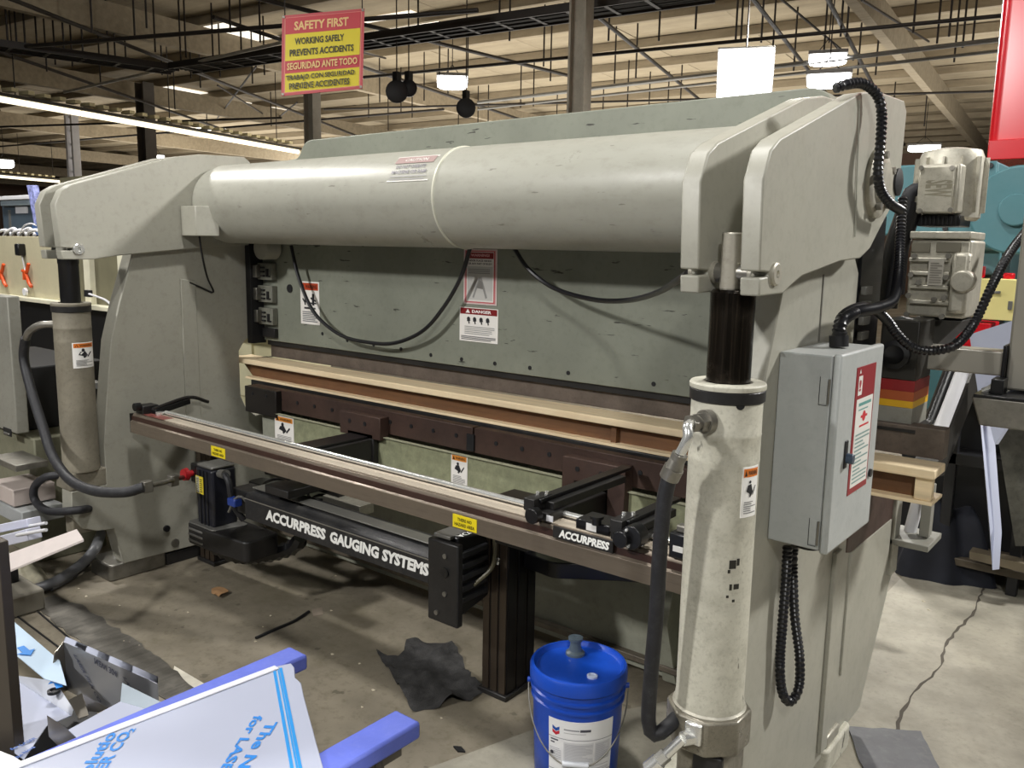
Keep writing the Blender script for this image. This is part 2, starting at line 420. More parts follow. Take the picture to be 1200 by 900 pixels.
# pipes running away under the roof
runs = [((150, -40), (680, 92)), ((250, 20), (610, 140)), ((640, -30), (830, 125)), ((-60, -30), (420, 160)), ((-60, 40), (300, 165)), ((860, -30), (1000, 150)), ((960, -20), (1060, 170))]
for i, (a, b) in enumerate(runs):
    rodpx('sprinkler_pipe', a, b, 5.25, 5.25, .035, PIPE, ['dark sprinkler pipe running back across the middle of the roof', 'dark sprinkler pipe running back behind the safety banner',
      'dark sprinkler pipe running back towards the bright flood lamp', 'dark sprinkler pipe running back over the fluorescent row', 'dark sprinkler pipe at the far left of the roof',
      'dark sprinkler pipe running back above the two round bay lamps', 'dark sprinkler pipe running back just left of the red column'][i], 'pipe', 'sprinkler pipes running back under the roof')
runs = [((380, 95), (1240, 12), .03), ((-40, 175), (520, 128), .03), ((75, 108), (330, 50), .03), ((-40, 60), (560, 12), .035), ((560, 120), (1240, 38), .04), ((560, 128), (1240, 52), .03), ((380, 128), (1240, 105), .025), ((-40, 150), (330, 138), .03)]
labs = ['thin pipe crossing the roof behind the tall column', 'thin pipe crossing low at the left behind the fluorescent row', 'pale pipe sloping up to the left edge of the safety banner', 'dark pipe crossing the top left of the roof',
        'grey conduit crossing towards the red column, upper of two', 'grey conduit crossing towards the red column, lower of two', 'lowest thin pipe crossing behind the flood lamp', 'dark pipe crossing just under the fluorescent row']
for i, (a, b, r) in enumerate(runs):
    rodpx('roof_pipe', a, b, 5.0, 5.0, r, mat('pale_conduit', 'b9b6ae', .35, .3) if i == 2 else (GALVP if i in (4, 5) else PIPE), labs[i], 'pipe', 'pipes crossing under the roof')
# cable trays
def tray(a, b, z, wd, label):
    A_, B_ = P(*a, 'z', z), P(*b, 'z', z); d = (B_ - A_).normalized(); n = Vector((-d.y, d.x, 0))
    t = thing('cable_tray', tuple((A_ + B_) / 2), label, 'cable tray', 'cable trays under the roof')
    for k in (-1, 1): MB().obox((A_+B_)/2 + n*wd/2*k, d*(B_-A_).length/2, n*.015, (0, 0, .06)).build('side_rail', PIPE, t)
    mb = MB()
    for k in range(5): mb.tube([A_ + n*wd*(k-2)/5.5 + Vector((0, 0, .0)), (A_+B_)/2 + n*wd*(k-2)/5.5 + Vector((0, 0, -.03*(k % 2))), B_ + n*wd*(k-2)/5.5], .035, 6, step=2)
    mb.build('cable', DARK, t)
    m_ = int((B_-A_).length / .6); rg = MB().obox((0, 0, 0), d*.03, n*wd/2, (0, 0, .01)).build('rung', PIPE); rg.parent = t
    base_ = A_ - (A_+B_)/2; rg.location = base_ + d*.3 + Vector((0, 0, -.05))
    for k in range(1, m_):
        o = rg.copy(); sc.collection.objects.link(o); o.location = base_ + d*(k+.5)*.6 + Vector((0, 0, -.05))
tray((-60, 45), (205, 82), 5.0, .5, 'dark cable tray crossing the upper left corner of the roof')
tray((212, 80), (830, -8), 5.0, .55, 'thick dark cable tray running behind the safety banner to the top')
# hangers: thin rods from the roof
HG = PIPE
pr_ = random.Random(11)
hx = [(x_, pr_.uniform(5, 60 if x_ < 330 else 100)) for x_ in (20, 44, 55, 75, 97, 127, 158, 182, 218, 250, 270, 305, 490, 525, 548, 585, 610, 625, 645, 745, 772, 815, 930, 1070, 1098, 1128)] + [(9, 20), (30, 30), (65, 48), (85, 50), (108, 10), (118, 70), (135, 40), (148, 52), (172, 5), (190, 60), (205, 100), (212, 45), (224, 64), (235, 75), (243, 130), (258, 62), (283, 40), (296, 70), (310, 60), (318, 120), (432, 110), (445, 92), (455, 125), (470, 105), (483, 110), (497, 90), (515, 60), (537, 130), (560, 120), (572, 115), (597, 20), (637, 50), (652, 128),
      (713, 20), (706, 118), (720, 70), (735, 100), (760, 110), (782, 110), (797, 100), (862, 20), (868, 22), (892, 22), (905, 40), (985, 15), (992, 16), (1005, 60), (1026, 60), (1112, 15), (1118, 45), (1083, 120), (1045, 120), (965, 40), (1140, 20)]
for i, (x, yy) in enumerate(hx):
    z1 = 5.05; b = P(x, yy + 28, 'z', z1)
    if (b - EYE).length > 60 or b.y < 0: continue
    tag(MB().cyl(b, (b.x, b.y, ROOF), .017, n=6).build('hanger_rod', HG), 'thin dark rod hanging from the timber roof to the pipes', 'rod', 'thin hanger rods under the roof')

# skylights let into the roof
for i, (px, py) in enumerate(((262, 40), (204, 108), (290, 126), (232, 150), (470, 30))):
    c = P(px, py, 'z', ROOF)
    o = MB().obox((c.x, c.y, ROOF - .03), Vector((CU, SU, 0)) * 1.0, Vector((-SU, CU, 0)) * .9, (0, 0, .012)).build('window_%d' % (i + 1), mat('skylight_glow', 'fff8ea', emit=.95)); struct(o)
# slanting braces and more hangers
for i, (a, b) in enumerate((((300, 78), (255, 160)), ((255, 100), (318, 160)), ((348, 120), (325, 160)), ((420, 60), (452, 100)), ((1010, 0), (1085, 85)), ((1000, 70), (860, 5)))):
    p, q = P(*a, 'z', 5.3), P(*b, 'z', 5.3); q.z = 5.9
    tag(MB().cyl(p, q, .022, n=6).build('roof_brace', PIPE), 'slanting dark brace rod under the roof', 'brace', 'slanting braces under the roof')

# fluorescent rows
def strip(a, b, z, label):
    A_, B_ = P(*a, 'z', z), P(*b, 'z', z); d = (B_ - A_).normalized(); n = Vector((-d.y, d.x, 0)); L = (B_ - A_).length
    t = thing('fluorescent_row', tuple(A_), label, 'lamp')
    MB().obox((A_+B_)/2 + Vector((0, 0, .08)), d*L/2, n*.11, (0, 0, .03)).build('housing', mat('dark_lamp_housing', '3a352c', .6), t)
    k = max(1, int(L / 2.4))
    for i in range(k):
        c = A_ + d * L * (i + .5) / k
        MB().cyl(c - d*(L/k/2 - .03), c + d*(L/k/2 - .03), .06, n=10).build('tube', mat('lit_tube', 'fff2cf', emit=2.0), t)
    m_ = int(L / .35); lv = MB().obox((0, 0, 0), d*.07, n*.13, (0, 0, .035)).build('louvre', mat('cream_louvre', 'cbbf95', .5)); lv.parent = t
    lv.location = d*.175 + Vector((0, 0, .16))
    for i in range(1, m_):
        o = lv.copy(); sc.collection.objects.link(o); o.location = d*(i+.5)*.35 + Vector((0, 0, .16))
    for s_ in (.1, .5, .9): MB().cyl(A_ + d*L*s_ + Vector((0, 0, .1)), A_ + d*L*s_ + Vector((0, 0, ROOF - z)), .012, n=6).build('hanger', PIPE, t)
strip((-40, 109), (350, 178), 4.2, 'long row of lit fluorescent lamps hanging over the left of the hall')
strip((-30, 204), (72, 213), 4.2, 'short far row of lit fluorescent lamps low at the left edge')
# bay lamps
GLOW = mat('lit_lamp_lens', 'ffffff', emit=14)
def lamp(pxy, dist, wd, ht, tilt, label, name='bay_lamp_fixture', cat='lamp'):
    d = (P(pxy[0], pxy[1], 'z', 30) - EYE).normalized(); c = EYE + d * dist
    t = thing(name, tuple(c), label, cat)
    back = Vector((d.x, d.y, 0)).normalized(); side = Vector((back.y, -back.x, 0))
    nrm = (-back * math.sin(tilt) - Vector((0, 0, 1)) * math.cos(tilt)).normalized()
    up = nrm.cross(side).normalized()
    rp = rpoly([(-wd/2, -ht/2), (wd/2, -ht/2), (wd/2, ht/2), (-wd/2, ht/2)], ht*.4 if tilt < .5 else .03, 6)
    MB().slab([c + side*a_ + up*b_ for a_, b_ in rp], nrm*.03).build('lens', GLOW, t)
    MB().obox(c - nrm*.05, side*wd/2*1.04, up*ht/2*1.04, nrm*.03).build('housing', GALVP, t)
    for k in (-1, 1): MB().cyl(c - nrm*.08 + side*wd*.35*k, c - nrm*.08 + Vector((0, 0, .28)), .008, n=6).build('yoke', PIPE, t)
    MB().cyl(c + Vector((0, 0, .2)) - nrm*.08, (c.x, c.y, ROOF), .01, n=6).build('hanger', PIPE, t)
    return t
lamp((873, 90), 11, .62, .62, math.radians(62), 'dazzling square flood lamp hanging behind the press ram')
lamp((970, 70), 17, .62, .8, math.radians(1), 'bright oval bay lamp right of the flood lamp, upper of the pair')
lamp((971, 95), 15, .64, .8, math.radians(3), 'bright oval bay lamp just above the right lifting arm, lower of the pair')
lamp((530, 97), 19, .62, .9, math.radians(5), 'small lit bay lamp over the middle of the ram')
lamp((1083, 174), 30, .9, .9, math.radians(4), 'small far bay lamp low beside the gearmotor')
lamp((184, 186), 34, .5, .5, math.radians(20), 'tiny far lamp just above the left lifting arm')
lamp((5, 192), 36, .6, .6, math.radians(20), 'tiny far lamp at the left edge over the rear wall')
# round fans / speakers hanging
for (x, yy, dist, r, lab) in ((465, 108, 15, .17, 'black round hanging reel left of the small bay lamp, left one of a pair'), (479, 104, 15.3, .13, 'black round hanging reel left of the small bay lamp, right one of a pair'),
                         (546, 127, 17, .17, 'black round hanging reel just above the ram under the small bay lamp')):
    d = (P(x, yy, 'z', 30) - EYE).normalized(); c = EYE + d * dist
    t = thing('hanging_reel', tuple(c), lab, 'reel', 'black reels hanging under the roof')
    f = Vector((d.x, d.y, 0)).normalized()
    MB().cyl(c - f*.06, c + f*.06, r, n=20).build('drum', BLKS, t)
    MB().lathe(c - f*.07, [(r*.95, 0), (r*1.08, .01), (r*1.08, .03), (r*.95, .04)], 20, tuple(f)).build('flange', DARK, t)
    MB().obox(c + Vector((0, 0, r + .07)), (.05, 0, 0), (0, .05, 0), (0, 0, .08)).build('bracket', BLKS, t)
    MB().cyl(c + Vector((0, 0, r)), (c.x, c.y, ROOF), .012, n=6).build('hanger', PIPE, t)
# safety banner
c0 = P(330, 113, 'y', 9.2); c1 = P(425, 104, 'y', 9.2); c2 = P(331, 19, 'y', 9.2)
# its plane faces the camera: slightly turned
o_ = EYE + (P(330, 113, 'y', 9.2) - EYE); 
dd = (P(378, 60, 'z', 30) - EYE).normalized(); bc = EYE + dd * 12.0
uu = (AX * 0 + Vector((.72, .69, 0))).normalized()
def onplane(px, py):
    n = Vector((uu.y, -uu.x, 0)); r = (P(px, py, 'z', 30) - EYE).normalized() if py < 280 else None
    t = (bc - EYE).dot(n) / r.dot(n); return EYE + r * t
bl, br, tl = onplane(330, 113), onplane(425, 104), onplane(331, 19)
W = (br - bl).length; Hh = (tl - bl).length; bu = (br - bl).normalized(); bv = (tl - bl).normalized()
t = thing('safety_banner', tuple(bl), 'red and yellow bilingual safety banner hanging from the roof', 'banner')
bn = bu.cross(bv).normalized(); bn = bn if bn.y < 0 else -bn
fn = lambda a, b, off: bl + bu*a + bv*b + bn*(off*(1 if off < .005 else 4) )
R1, Y1, K1, C1 = 'c8404a', 'e6d52a', '3c3c1e', 'efc98a'
h = Hh; wq = W
it = [('r', wq*.03, h*.03, wq*.97, h*.97, 'e58a80'), ('r', wq*.045, h*.04, wq*.955, h*.275, Y1), ('r', wq*.045, h*.275, wq*.955, h*.43, R1),
      ('r', wq*.045, h*.43, wq*.955, h*.76, Y1), ('r', wq*.045, h*.76, wq*.955, h*.96, R1),
      ('t', wq*.15, h*.80, wq*.66, h*.11, 'SAFETY FIRST', C1), ('t', wq*.16, h*.62, wq*.60, h*.085, 'WORKING SAFELY', K1), ('t', wq*.10, h*.48, wq*.78, h*.085, 'PREVENTS ACCIDENTS', K1),
      ('t', wq*.07, h*.31, wq*.86, h*.09, 'SEGURIDAD ANTE TODO', C1), ('t', wq*.06, h*.165, wq*.84, h*.08, 'TRABAJO CON SEGURIDAD', K1), ('t', wq*.10, h*.065, wq*.74, h*.08, 'PREVIENE ACCIDENTES', K1)]
decal('banner_sheet', t, fn, wq, h, it, base='c9535a', thick=.006)
for k in (0, 1):
    q = tl + bu * W * (.03 + .94 * k); MB().cyl(q, (q.x, q.y, ROOF), .008, n=6).build('hanging_cord', PIPE, t)
for k, (a_, b_) in enumerate(((.02, .02), (.98, .02), (.02, .98), (.98, .98))):
    q = fn(W*a_, h*b_, .008); MB().cyl(q, q + bn*.01, .018, n=12).build('grommet', STEEL, t)
# ------------------------------------------------------------------ the press
press = thing('press_brake', (-2.45, 2.6, 0), 'long grey hydraulic press brake with a fat torque tube between two lifting arms', 'press')
CL, CR, CY = -4.09, -.82, 1.82
def slot_side(x0, x1, name, right):
    "C-shaped side frame"
    if right:
        pts = [(1.95, .06), (3.02, .06), (3.31, .50), (3.31, .74), (3.25, .78), (2.72, .78), (2.66, .86), (2.66, 1.12), (2.60, 1.2), (2.60, 1.62), (2.42, 1.80), (2.5, 1.98),
               (2.35, 2.03), (1.98, 1.90), (2.03, 1.60), (1.955, 1.39), (1.92, 1.2), (1.905, .9), (1.90, .5)]
    else:
        pts = [(1.97, .08), (2.36, .07), (3.02, .06), (3.31, .50), (3.31, .74), (3.25, .78), (2.76, .72), (2.70, .77), (2.668, .84), (2.665, 1.09), (2.70, 1.14), (2.775, 1.19), (2.80, 1.6), (2.80, 1.98),
               (2.35, 2.03), (1.98, 1.88), (2.10, 1.61), (2.02, 1.376), (1.968, 1.195), (1.925, .87), (1.907, .70), (1.905, .50),
               (1.74, .50), (1.735, .38), (1.78, .31), (1.85, .28), (1.93, .27)]
    return MB().prism('x', pts, x0, x1).build(name, PAINT, press, .004)
slot_side(-4.13, -4.03, 'side_frame', False)
slot_side(-.88, -.785, 'side_frame', True)
# raised seam strip on the left frame, cover panel on the right frame
MB().prism('x', [(2.335, .66), (2.418, .66), (2.418, 1.472), (2.335, 1.485)], -4.031, -4.018).build('frame_rib', PAINT, press, .003)
MB().prism('x', [(2.57, .10), (2.63, .10), (2.63, .77), (2.57, .77)], -.786, -.772).build('frame_rib', PAINT, press, .003)
MB().prism('x', [(2.74, .30), (3.03, .30), (3.20, .56), (3.20, .725), (2.74, .725)], -.786, -.778).build('cover_panel', PAINT, press, .002)
MB().prism('x', [(2.70, .735), (3.22, .60), (3.22, .88), (2.70, .88)], -.80, -.782).build('bed_end_plate', RUST, press, .002)
B(-.86, -.77, 3.22, 3.30, .50, .87, 'bed_corner_bar', PAINT, press, .006)
# oval slots, small plates on left frame
MB().cyl((-4.03, 2.244, .115), (-4.022, 2.244, .115), .022, n=16).build('drain_plug', STEEL, press)
MB().cyl((-4.03, 2.20, .205), (-4.018, 2.20, .205), .017, n=16).build('drain_plug', DARK, press)
# feet with bolts
for x0, x1, y0, y1 in ((-4.25, -4.035, 1.90, 2.20), (-4.22, -4.035, 2.75, 3.0), (-.93, -.765, 2.62, 2.86), (-.95, -.765, 1.85, 2.1)):
    f = MB().prism('z', rpoly([(x0, y0), (x1, y0), (x1, y1), (x0, y1)], .025), 0, .085).build('foot', STEEL if x0 < -2 else PAINTC, press, .008)
    cx, cy = (x0 + x1)/2 + .02, y0 + .10
    if x0 < -2: MB().cyl((cx, cy, .085), (cx, cy, .10), .035, n=16).cyl((cx, cy, .10), (cx, cy, .13), .018, n=6).build('anchor_bolt', CHROME, f)
    else: MB().box(x0+.02, x1-.01, y0+.02, y1-.1, .085, .125).build('shim', ALU, f, .006)
B(-4.12, -4.04, 2.2, 2.78, 0, .06, 'foot_skid', BLK, press, .004)
# ram (upper beam)
MB().prism('y', rpoly([(-3.99, 1.145), (-.89, 1.145), (-.89, 2.03), (-1.0, 2.195), (-3.60, 2.185), (-3.655, 2.10), (-3.99, 2.08)], [0, 0, 0, .05, .05, .03, 0]), 2.80, 2.90).build('ram', PAINTW, press, .004)
B(-3.98, -.56, 2.835, 2.90, 1.05, 1.145, 'upper_tool_holder', HOLDER, press, .003)
B(-3.98, -.90, 2.815, 2.83, 1.118, 1.15, 'ram_lower_strip', BLK, press, .001)
hx_ = [(378, 391), (407, 399), (438, 404), (470, 409), (505, 416), (541, 421), (580, 426), (621, 431), (666, 437), (766, 450)]
for px, py in hx_:
    c = P(px, py, 'y', 2.80); MB().cyl(c, c + Vector((0, -.002, 0)), .009, n=12).build('bolt_hole', DARK, press)
MB().cyl(P(340, 338, 'y', 2.80), P(340, 338, 'y', 2.80) + Vector((0, -.006, 0)), .022, n=12).build('bolt_hole', DARK, press)
# gib blocks at the left end of the ram
gb = MB().box(-4.028, -3.985, 2.72, 2.81, 1.13, 1.70).build('gib_strip', DARK, press, .002)
for z0, z1 in ((1.475, 1.565), (1.355, 1.445), (1.235, 1.325)):
    g = B(-4.03, -3.86, 2.765, 2.80, z0, z1, 'gib_block', mat('grey_gib', '77776c', .45, var=.1, dirt=.4), press, .004)
    MB().box(-4.028, -3.955, 2.735, 2.766, z0 + .012, z1 - .012).build('gib_clamp', STEEL, g, .003)
    for k in range(3): MB().box(-3.945, -3.918, 2.755, 2.766, z0 + .018 + k*.022, z0 + .026 + k*.022).build('shim_tab', DARK, g)
    MB().box(-3.90, -3.885, 2.757, 2.766, z0 + .02, z1 - .03).box(-3.90, -3.87, 2.757, 2.766, z0 + .018, z0 + .024).build('adjuster', DARK, g)
B(-3.97, -3.86, 2.775, 2.80, 1.165, 1.215, 'gib_foot', BLK, press, .003)
MB().cyl((-3.86, 2.79, 1.645), (-3.86, 2.70, 1.645), .06, n=24).build('guide_boss', PAINT, press, .003)
B(-.885, -.79, 2.63, 2.86, 1.17, 1.80, 'guide_housing', BLKS, press, .01)
for k in range(4): B(-.785, -.77, 2.63, 2.70, 1.42 + k*.045, 1.445 + k*.045, 'guide_rung', GALVP, press, .002)
# torque tube
TY, TZ, TR = 2.58, 1.863, .196
tt = MB().lathe((0, TY, TZ), [(.10, -4.0), (.17, -4.0), (.185, -3.985), (.185, -3.945), (TR, -3.93), (TR, -.92)], 72, (1, 0, 0)).build('torque_tube', PAINTT, press, smooth=25)
xw = P(508, 232, 'y', 2.39).x
MB().lathe((0, TY, TZ), [(TR-.002, xw-.008), (TR+.004, xw-.004), (TR+.0045, xw+.004), (TR-.002, xw+.008)], 72, (1, 0, 0)).build('weld_ring', mat('pale_weld', 'c9c8b8', .3, var=.05), tt)
MB().lathe((0, TY, TZ), [(.105, -.87), (.112, -.86), (.105, -.85), (.105, -.775)], 40, (1, 0, 0)).build('shaft_stub', PAINTC, tt)
MB().prism('z', [(-3.985, 2.33), (-3.86, 2.335), (-3.79, 2.42), (-3.985, 2.46)], 1.70, 1.845).build('stop_block', PAINT, tt, .004)
# lifting arms
ARM = [(1.752, 1.583), (1.748, 1.622), (1.80, 1.624), (1.80, 1.634), (1.746, 1.636), (1.735, 1.825), (1.765, 1.887), (1.81, 1.915), (2.31, 2.080), (2.45, 2.105), (2.71, 2.115), (2.745, 2.09), (2.738, 1.90), (2.70, 1.83), (2.59, 1.755),
       (2.50, 1.69), (2.42, 1.663), (2.26, 1.656), (1.995, 1.622), (1.94, 1.605), (1.885, 1.585)]
ARML = [(a, b) for a, b in ARM[:11]] + [(2.745, 2.09), (2.745, 1.66), (2.42, 1.640), (2.0, 1.600), (1.89, 1.583)]
for x0, x1, poly in ((-.775, -.73, ARM), (-.918, -.872, ARM), (-4.045, -3.99, ARML), (-4.205, -4.15, ARML)):
    a = MB().prism('x', poly, x0, x1).build('lifting_arm_plate', PAINT, press, .004)
    for s_, xx in ((1, x1), (-1, x0)):
        MB().lathe((xx, 1.825, 1.629), [(.026, -.002), (.026, .006), (.022, .009), (.009, .009), (.008, .004)], 20, (s_, 0, 0)).build('pin_head', CHROME if x0 < -2 else ALU, a)
# bridging webs between the paired plates
for x0, x1 in ((-.872, -.775), (-4.15, -4.045)):
    MB().prism('x', [(1.83, 1.89), (2.32, 2.06), (2.32, 2.02), (1.86, 1.86)] if x0 < -2 else [(2.55, 2.06), (2.74, 2.07), (2.74, 2.03), (2.55, 2.02)], x0, x1).build('arm_web', PAINT, press, .003)
    MB().cyl((x0, 1.825, 1.629), (x1, 1.825, 1.629), .022, n=20).build('pivot_pin', STEEL, press)
# pivot flange on the outer right arm
pv = MB().lathe((-.73, 2.50, 1.868), [(.095, 0), (.095, .012), (.085, .018), (.06, .018), (.055, .03), (.02, .03)], 36, (1, 0, 0)).build('pivot_flange', ALU, press)
for a_ in (30, 100, 170, 240, 310):
    c = Vector((-.712, 2.50 + .074*math.cos(math.radians(a_)), 1.868 + .074*math.sin(math.radians(a_))))
    MB().cyl(c, c + Vector((.014, 0, 0)), .011, n=6).build('flange_bolt', STEEL, pv)
MB().lathe((-.73, 2.71, 1.885), [(.04, 0), (.04, .006), (.02, .012)], 24, (1, 0, 0)).build('arm_plug', DARK, press)
MB().tube([(-.728, 2.30, 2.06), (-.727, 2.31, 1.98), (-.727, 2.35, 1.72)], .002, 5).build('arm_wire', PAINTT, press)

# hydraulic cylinders
def cylinder(cx, paint, left):
    c = MB().lathe((cx, CY, 0), [(.082, .585), (.0835, .60), (.081, .62), (.081, 1.20), (.082, 1.205), (.081, 1.21), (.081, 1.262), (.0825, 1.266), (.081, 1.27), (.081, 1.352)], 48).build('hydraulic_cylinder', paint, press, smooth=50)
    MB().lathe((cx, CY, 0), [(.082, 1.340), (.0855, 1.343), (.0855, 1.366), (.083, 1.369)], 48).build('gland_groove', BLK, c)
    MB().lathe((cx, CY, 0), [(.0855, 1.369), (.0865, 1.372), (.0865, 1.379), (.084, 1.383), (.056, 1.383), (.053, 1.378)], 48).build('gland_ring', paint, c, smooth=30)
    if left:
        MB().lathe((cx, CY, 0), [(.044, 1.378), (.044, 1.56), (.046, 1.565), (.046, 1.60), (.043, 1.605)], 40).build('piston_rod', BLKS, c)
        MB().box(cx-.035, cx+.035, CY-.04, CY+.04, 1.59, 1.66).build('rod_eye', PAINT, c, .01)
        MB().prism('z', rpoly([(cx-.095, CY-.085), (cx+.06, CY-.085), (cx+.06, CY+.1), (cx-.095, CY+.1)], .02), .50, .585).build('cylinder_base', paint, c, .005)
    else:
        MB().lathe((cx, CY, 0), [(.050, 1.378), (.050, 1.54), (.0505, 1.542), (.0505, 1.585), (.045, 1.592), (.03, 1.594)], 40).build('piston_rod', DRKROD, c, smooth=30)
        MB().lathe((cx-.008, CY, 0), [(.0245, 1.590), (.0245, 1.715), (.022, 1.718)], 32).build('rod_end', mat('pale_worn_rod', 'a5a093', .4, .3, var=.1, dirt=.3), c, smooth=30)
        MB().lathe((cx, CY, 0), [(.081, .60), (.083, .597), (.088, .592), (.088, .585)], 40).build('weld_bead', ALU, c)
        oct_ = [(cx + .102*math.cos(math.radians(22.5+45*k)), CY + .102*math.sin(math.radians(22.5+45*k))) for k in range(8)]
        MB().prism('z', oct_, .50, .588).build('cylinder_base', mat('oily_cast_base', '7c776a', .25, .3, var=.3, dirt=.6, dirtcol='35312a', dscale=12), c, .006)
        MB().prism('z', rpoly([(cx-.055, CY-.06), (cx+.065, CY-.06), (cx+.065, CY+.09), (cx-.055, CY+.09)], .02), .28, .50).build('clevis', mat('oily_cast_base', ''), c, .005)
        MB().box(cx-.005, cx+.07, CY-.066, CY-.05, .40, .495).build('clevis_plate', BLK, c, .004)
    return c
cR = cylinder(CR, PAINTC, False); cL = cylinder(CL, PAINTL, True)
MB().prism('z', rpoly([(-4.13, 1.745), (-4.05, 1.745), (-4.05, 2.0), (-4.13, 2.0)], .01), .28, .50).build('cylinder_mount', PAINTL, cL, .004)
MB().box(-.95, -.79, 1.76, 1.95, .24, .36).build('cylinder_mount', PAINTC, cR, .01)
for px, py in ((873, 478), (887, 471)):
    c = P(px, py, 'y', CY - .075); a0 = math.atan2(c.y - CY, c.x - CR)
    d = Vector((math.cos(a0), math.sin(a0), 0)); q = Vector((CR, CY, c.z)) + d*.080
    MB().cyl(q, q + d*.0025, .010, n=12).build('port_hole', DARK, cR)
# fitting + elbow + hose on the right cylinder
p0 = P(843, 493, 'y', 1.745); q0 = Vector((CR - .012, CY - .07, p0.z)); qd = (p0 - q0).normalized()
E1 = P(838, 497, 'y', 1.72)
fb = Vector((CR-.004, 1.742, E1.z))
fd = (Vector((-.35, -1, -.02))).normalized()
ft = MB().cyl(fb, fb + fd*.018, .027, n=24).cyl(fb + fd*.018, fb + fd*.036, .023, n=6).cyl(fb + fd*.036, fb + fd*.046, .017, n=20).cyl(fb + fd*.046, fb + fd*.060, .0215, n=6).build('port_fitting', STEEL, cR, smooth=30)
e1 = fb + fd*.058; e2 = P(806, 513, 'y', 1.655); e3 = P(797, 532, 'y', 1.650)
MB().tube([e1, e1*.55 + e2*.45 + Vector((0, -.008, .008)), e2, e3], .0115, 14, step=.004).build('elbow_pipe', CHROME, ft)
e4 = P(790, 548, 'y', 1.65)
MB().cyl(e3, e3*.6+e4*.4, .0175, n=20).cyl(e3*.65+e4*.35, e4, .0165, .0205, n=20).cyl(e4, P(784, 560, 'y', 1.65), .0225, n=20).build('hose_ferrule', STEEL, ft, smooth=30)
hp = [P(785, 556, 'y', 1.65), P(778, 590, 'y', 1.65), P(773, 650, 'y', 1.655), P(769, 720, 'y', 1.665), P(763, 790, 'y', 1.67), P(760, 845, 'y', 1.67), P(767, 861, 'y', 1.675), P(781, 853, 'y', 1.70), P(792, 842, 'y', 1.74)]
MB().tube(hp, .0175, 16).build('hydraulic_hose', HOSE, press)
MB().cyl(P(779, 855, 'y', 1.70), P(791, 843, 'y', 1.74), .017, n=16).build('hose_end', STEEL, press)
# lower fitting
l0 = P(815, 857, 'y', 1.735); l1 = P(800, 866, 'y', 1.70); l2 = P(781, 884, 'y', 1.68); l3 = P(760, 902, 'y', 1.66)
lf = MB().box(l0.x-.02, l0.x+.022, 1.715, 1.75, l0.z-.025, l0.z+.028).build('port_block', CHROME, cR, .005)
MB().cyl(l0 + Vector((0, -.01, -.01)), l1, .017, n=12).cyl(l1, l2, .012, n=16).cyl(l2, l2*.6+l3*.4, .0165, n=6).cyl(l2*.6+l3*.4, l3, .019, n=16).build('lower_elbow', CHROME, lf, smooth=30)

# left hoses
def hosepx(name, pts, r, m, parent=press, n=12, **k):
    return MB().tube([P(a, b, 'y', y) for a, b, y in pts], r, n, **k).build(name, m, parent)
hosepx('elbow_pipe', [(66, 380, 1.76), (48, 381, 1.72), (35, 388, 1.70), (30, 398, 1.70)], .017, STEEL)
hosepx('hydraulic_hose', [(30, 396, 1.70), (28, 420, 1.70), (36, 455, 1.69), (50, 500, 1.67), (62, 535, 1.65), (82, 562, 1.64), (110, 575, 1.64), (145, 577, 1.68), (168, 571, 1.74)], .022, HOSE, n=14)
hosepx('steel_line', [(166, 571, 1.75), (190, 566, 1.90), (212, 560, 2.1), (232, 555, 2.25)], .011, STEEL)
for px_, yy_, y in ((172, 570, 1.78), (203, 563, 2.02)): MB().obox(P(px_, yy_, 'y', y), (.018, 0, 0), (0, .02, 0), (0, 0, .025)).build('line_clamp', STEEL, press, .003)
hosepx('hydraulic_hose', [(72, 556, 1.75), (52, 560, 1.70), (40, 572, 1.68), (42, 588, 1.68), (58, 599, 1.68), (90, 598, 1.74), (104, 596, 1.82)], .019, HOSE, n=14)
hosepx('elbow_pipe', [(84, 560, 1.78), (70, 556, 1.75), (54, 560, 1.71)], .016, CHROME)
# thin cables
hosepx('control_cable', [(341, 288, 2.73), (350, 325, 2.73), (368, 366, 2.73), (398, 392, 2.73), (430, 401, 2.73), (462, 402, 2.73), (495, 388, 2.73), (520, 360, 2.73), (540, 325, 2.73), (551, 290, 2.73)], .009, CONDUIT, n=8)
hosepx('control_cable', [(602, 290, 2.70), (620, 316, 2.70), (650, 338, 2.68), (695, 351, 2.60), (735, 352, 2.45), (770, 343, 2.2), (795, 328, 1.95), (806, 320, 1.88)], .009, CONDUIT, n=8)
MB().tube([P(233, 272, 'x', -3.93), P(237, 300, 'x', -3.95), P(243, 325, 'x', -4.0), P(250, 342, 'x', -4.02), P(238, 338, 'x', -4.02), P(222, 331, 'x', -4.02)], .005, 6).build('sensor_cable', DARK, press)

# ------------------------------------------------------------------ bed
BEDM = mat('bed_paint', '9c9d8e', .5, var=.08, dirt=.35, dirtcol='66665a', dscale=2.2)
B(-4.02, -.885, 2.80, 2.95, .035, .90, 'bed', BEDM, press, .004)
B(-4.0, -.95, 2.765, 2.80, .075, .10, 'bed_toe_ledge', mat('worn_ledge', '6c6458', .5, .3, var=.3, scale=20), press, .003)
B(-3.95, -.79, 2.68, 2.93, .90, .94, 'die_holder', BLK, press, .003)
MB().prism('x', [(2.80, .02), (2.80, .5), (2.76, .5), (2.70, .30)], -1.46, -1.40).build('bed_gusset', BEDM, press, .003)
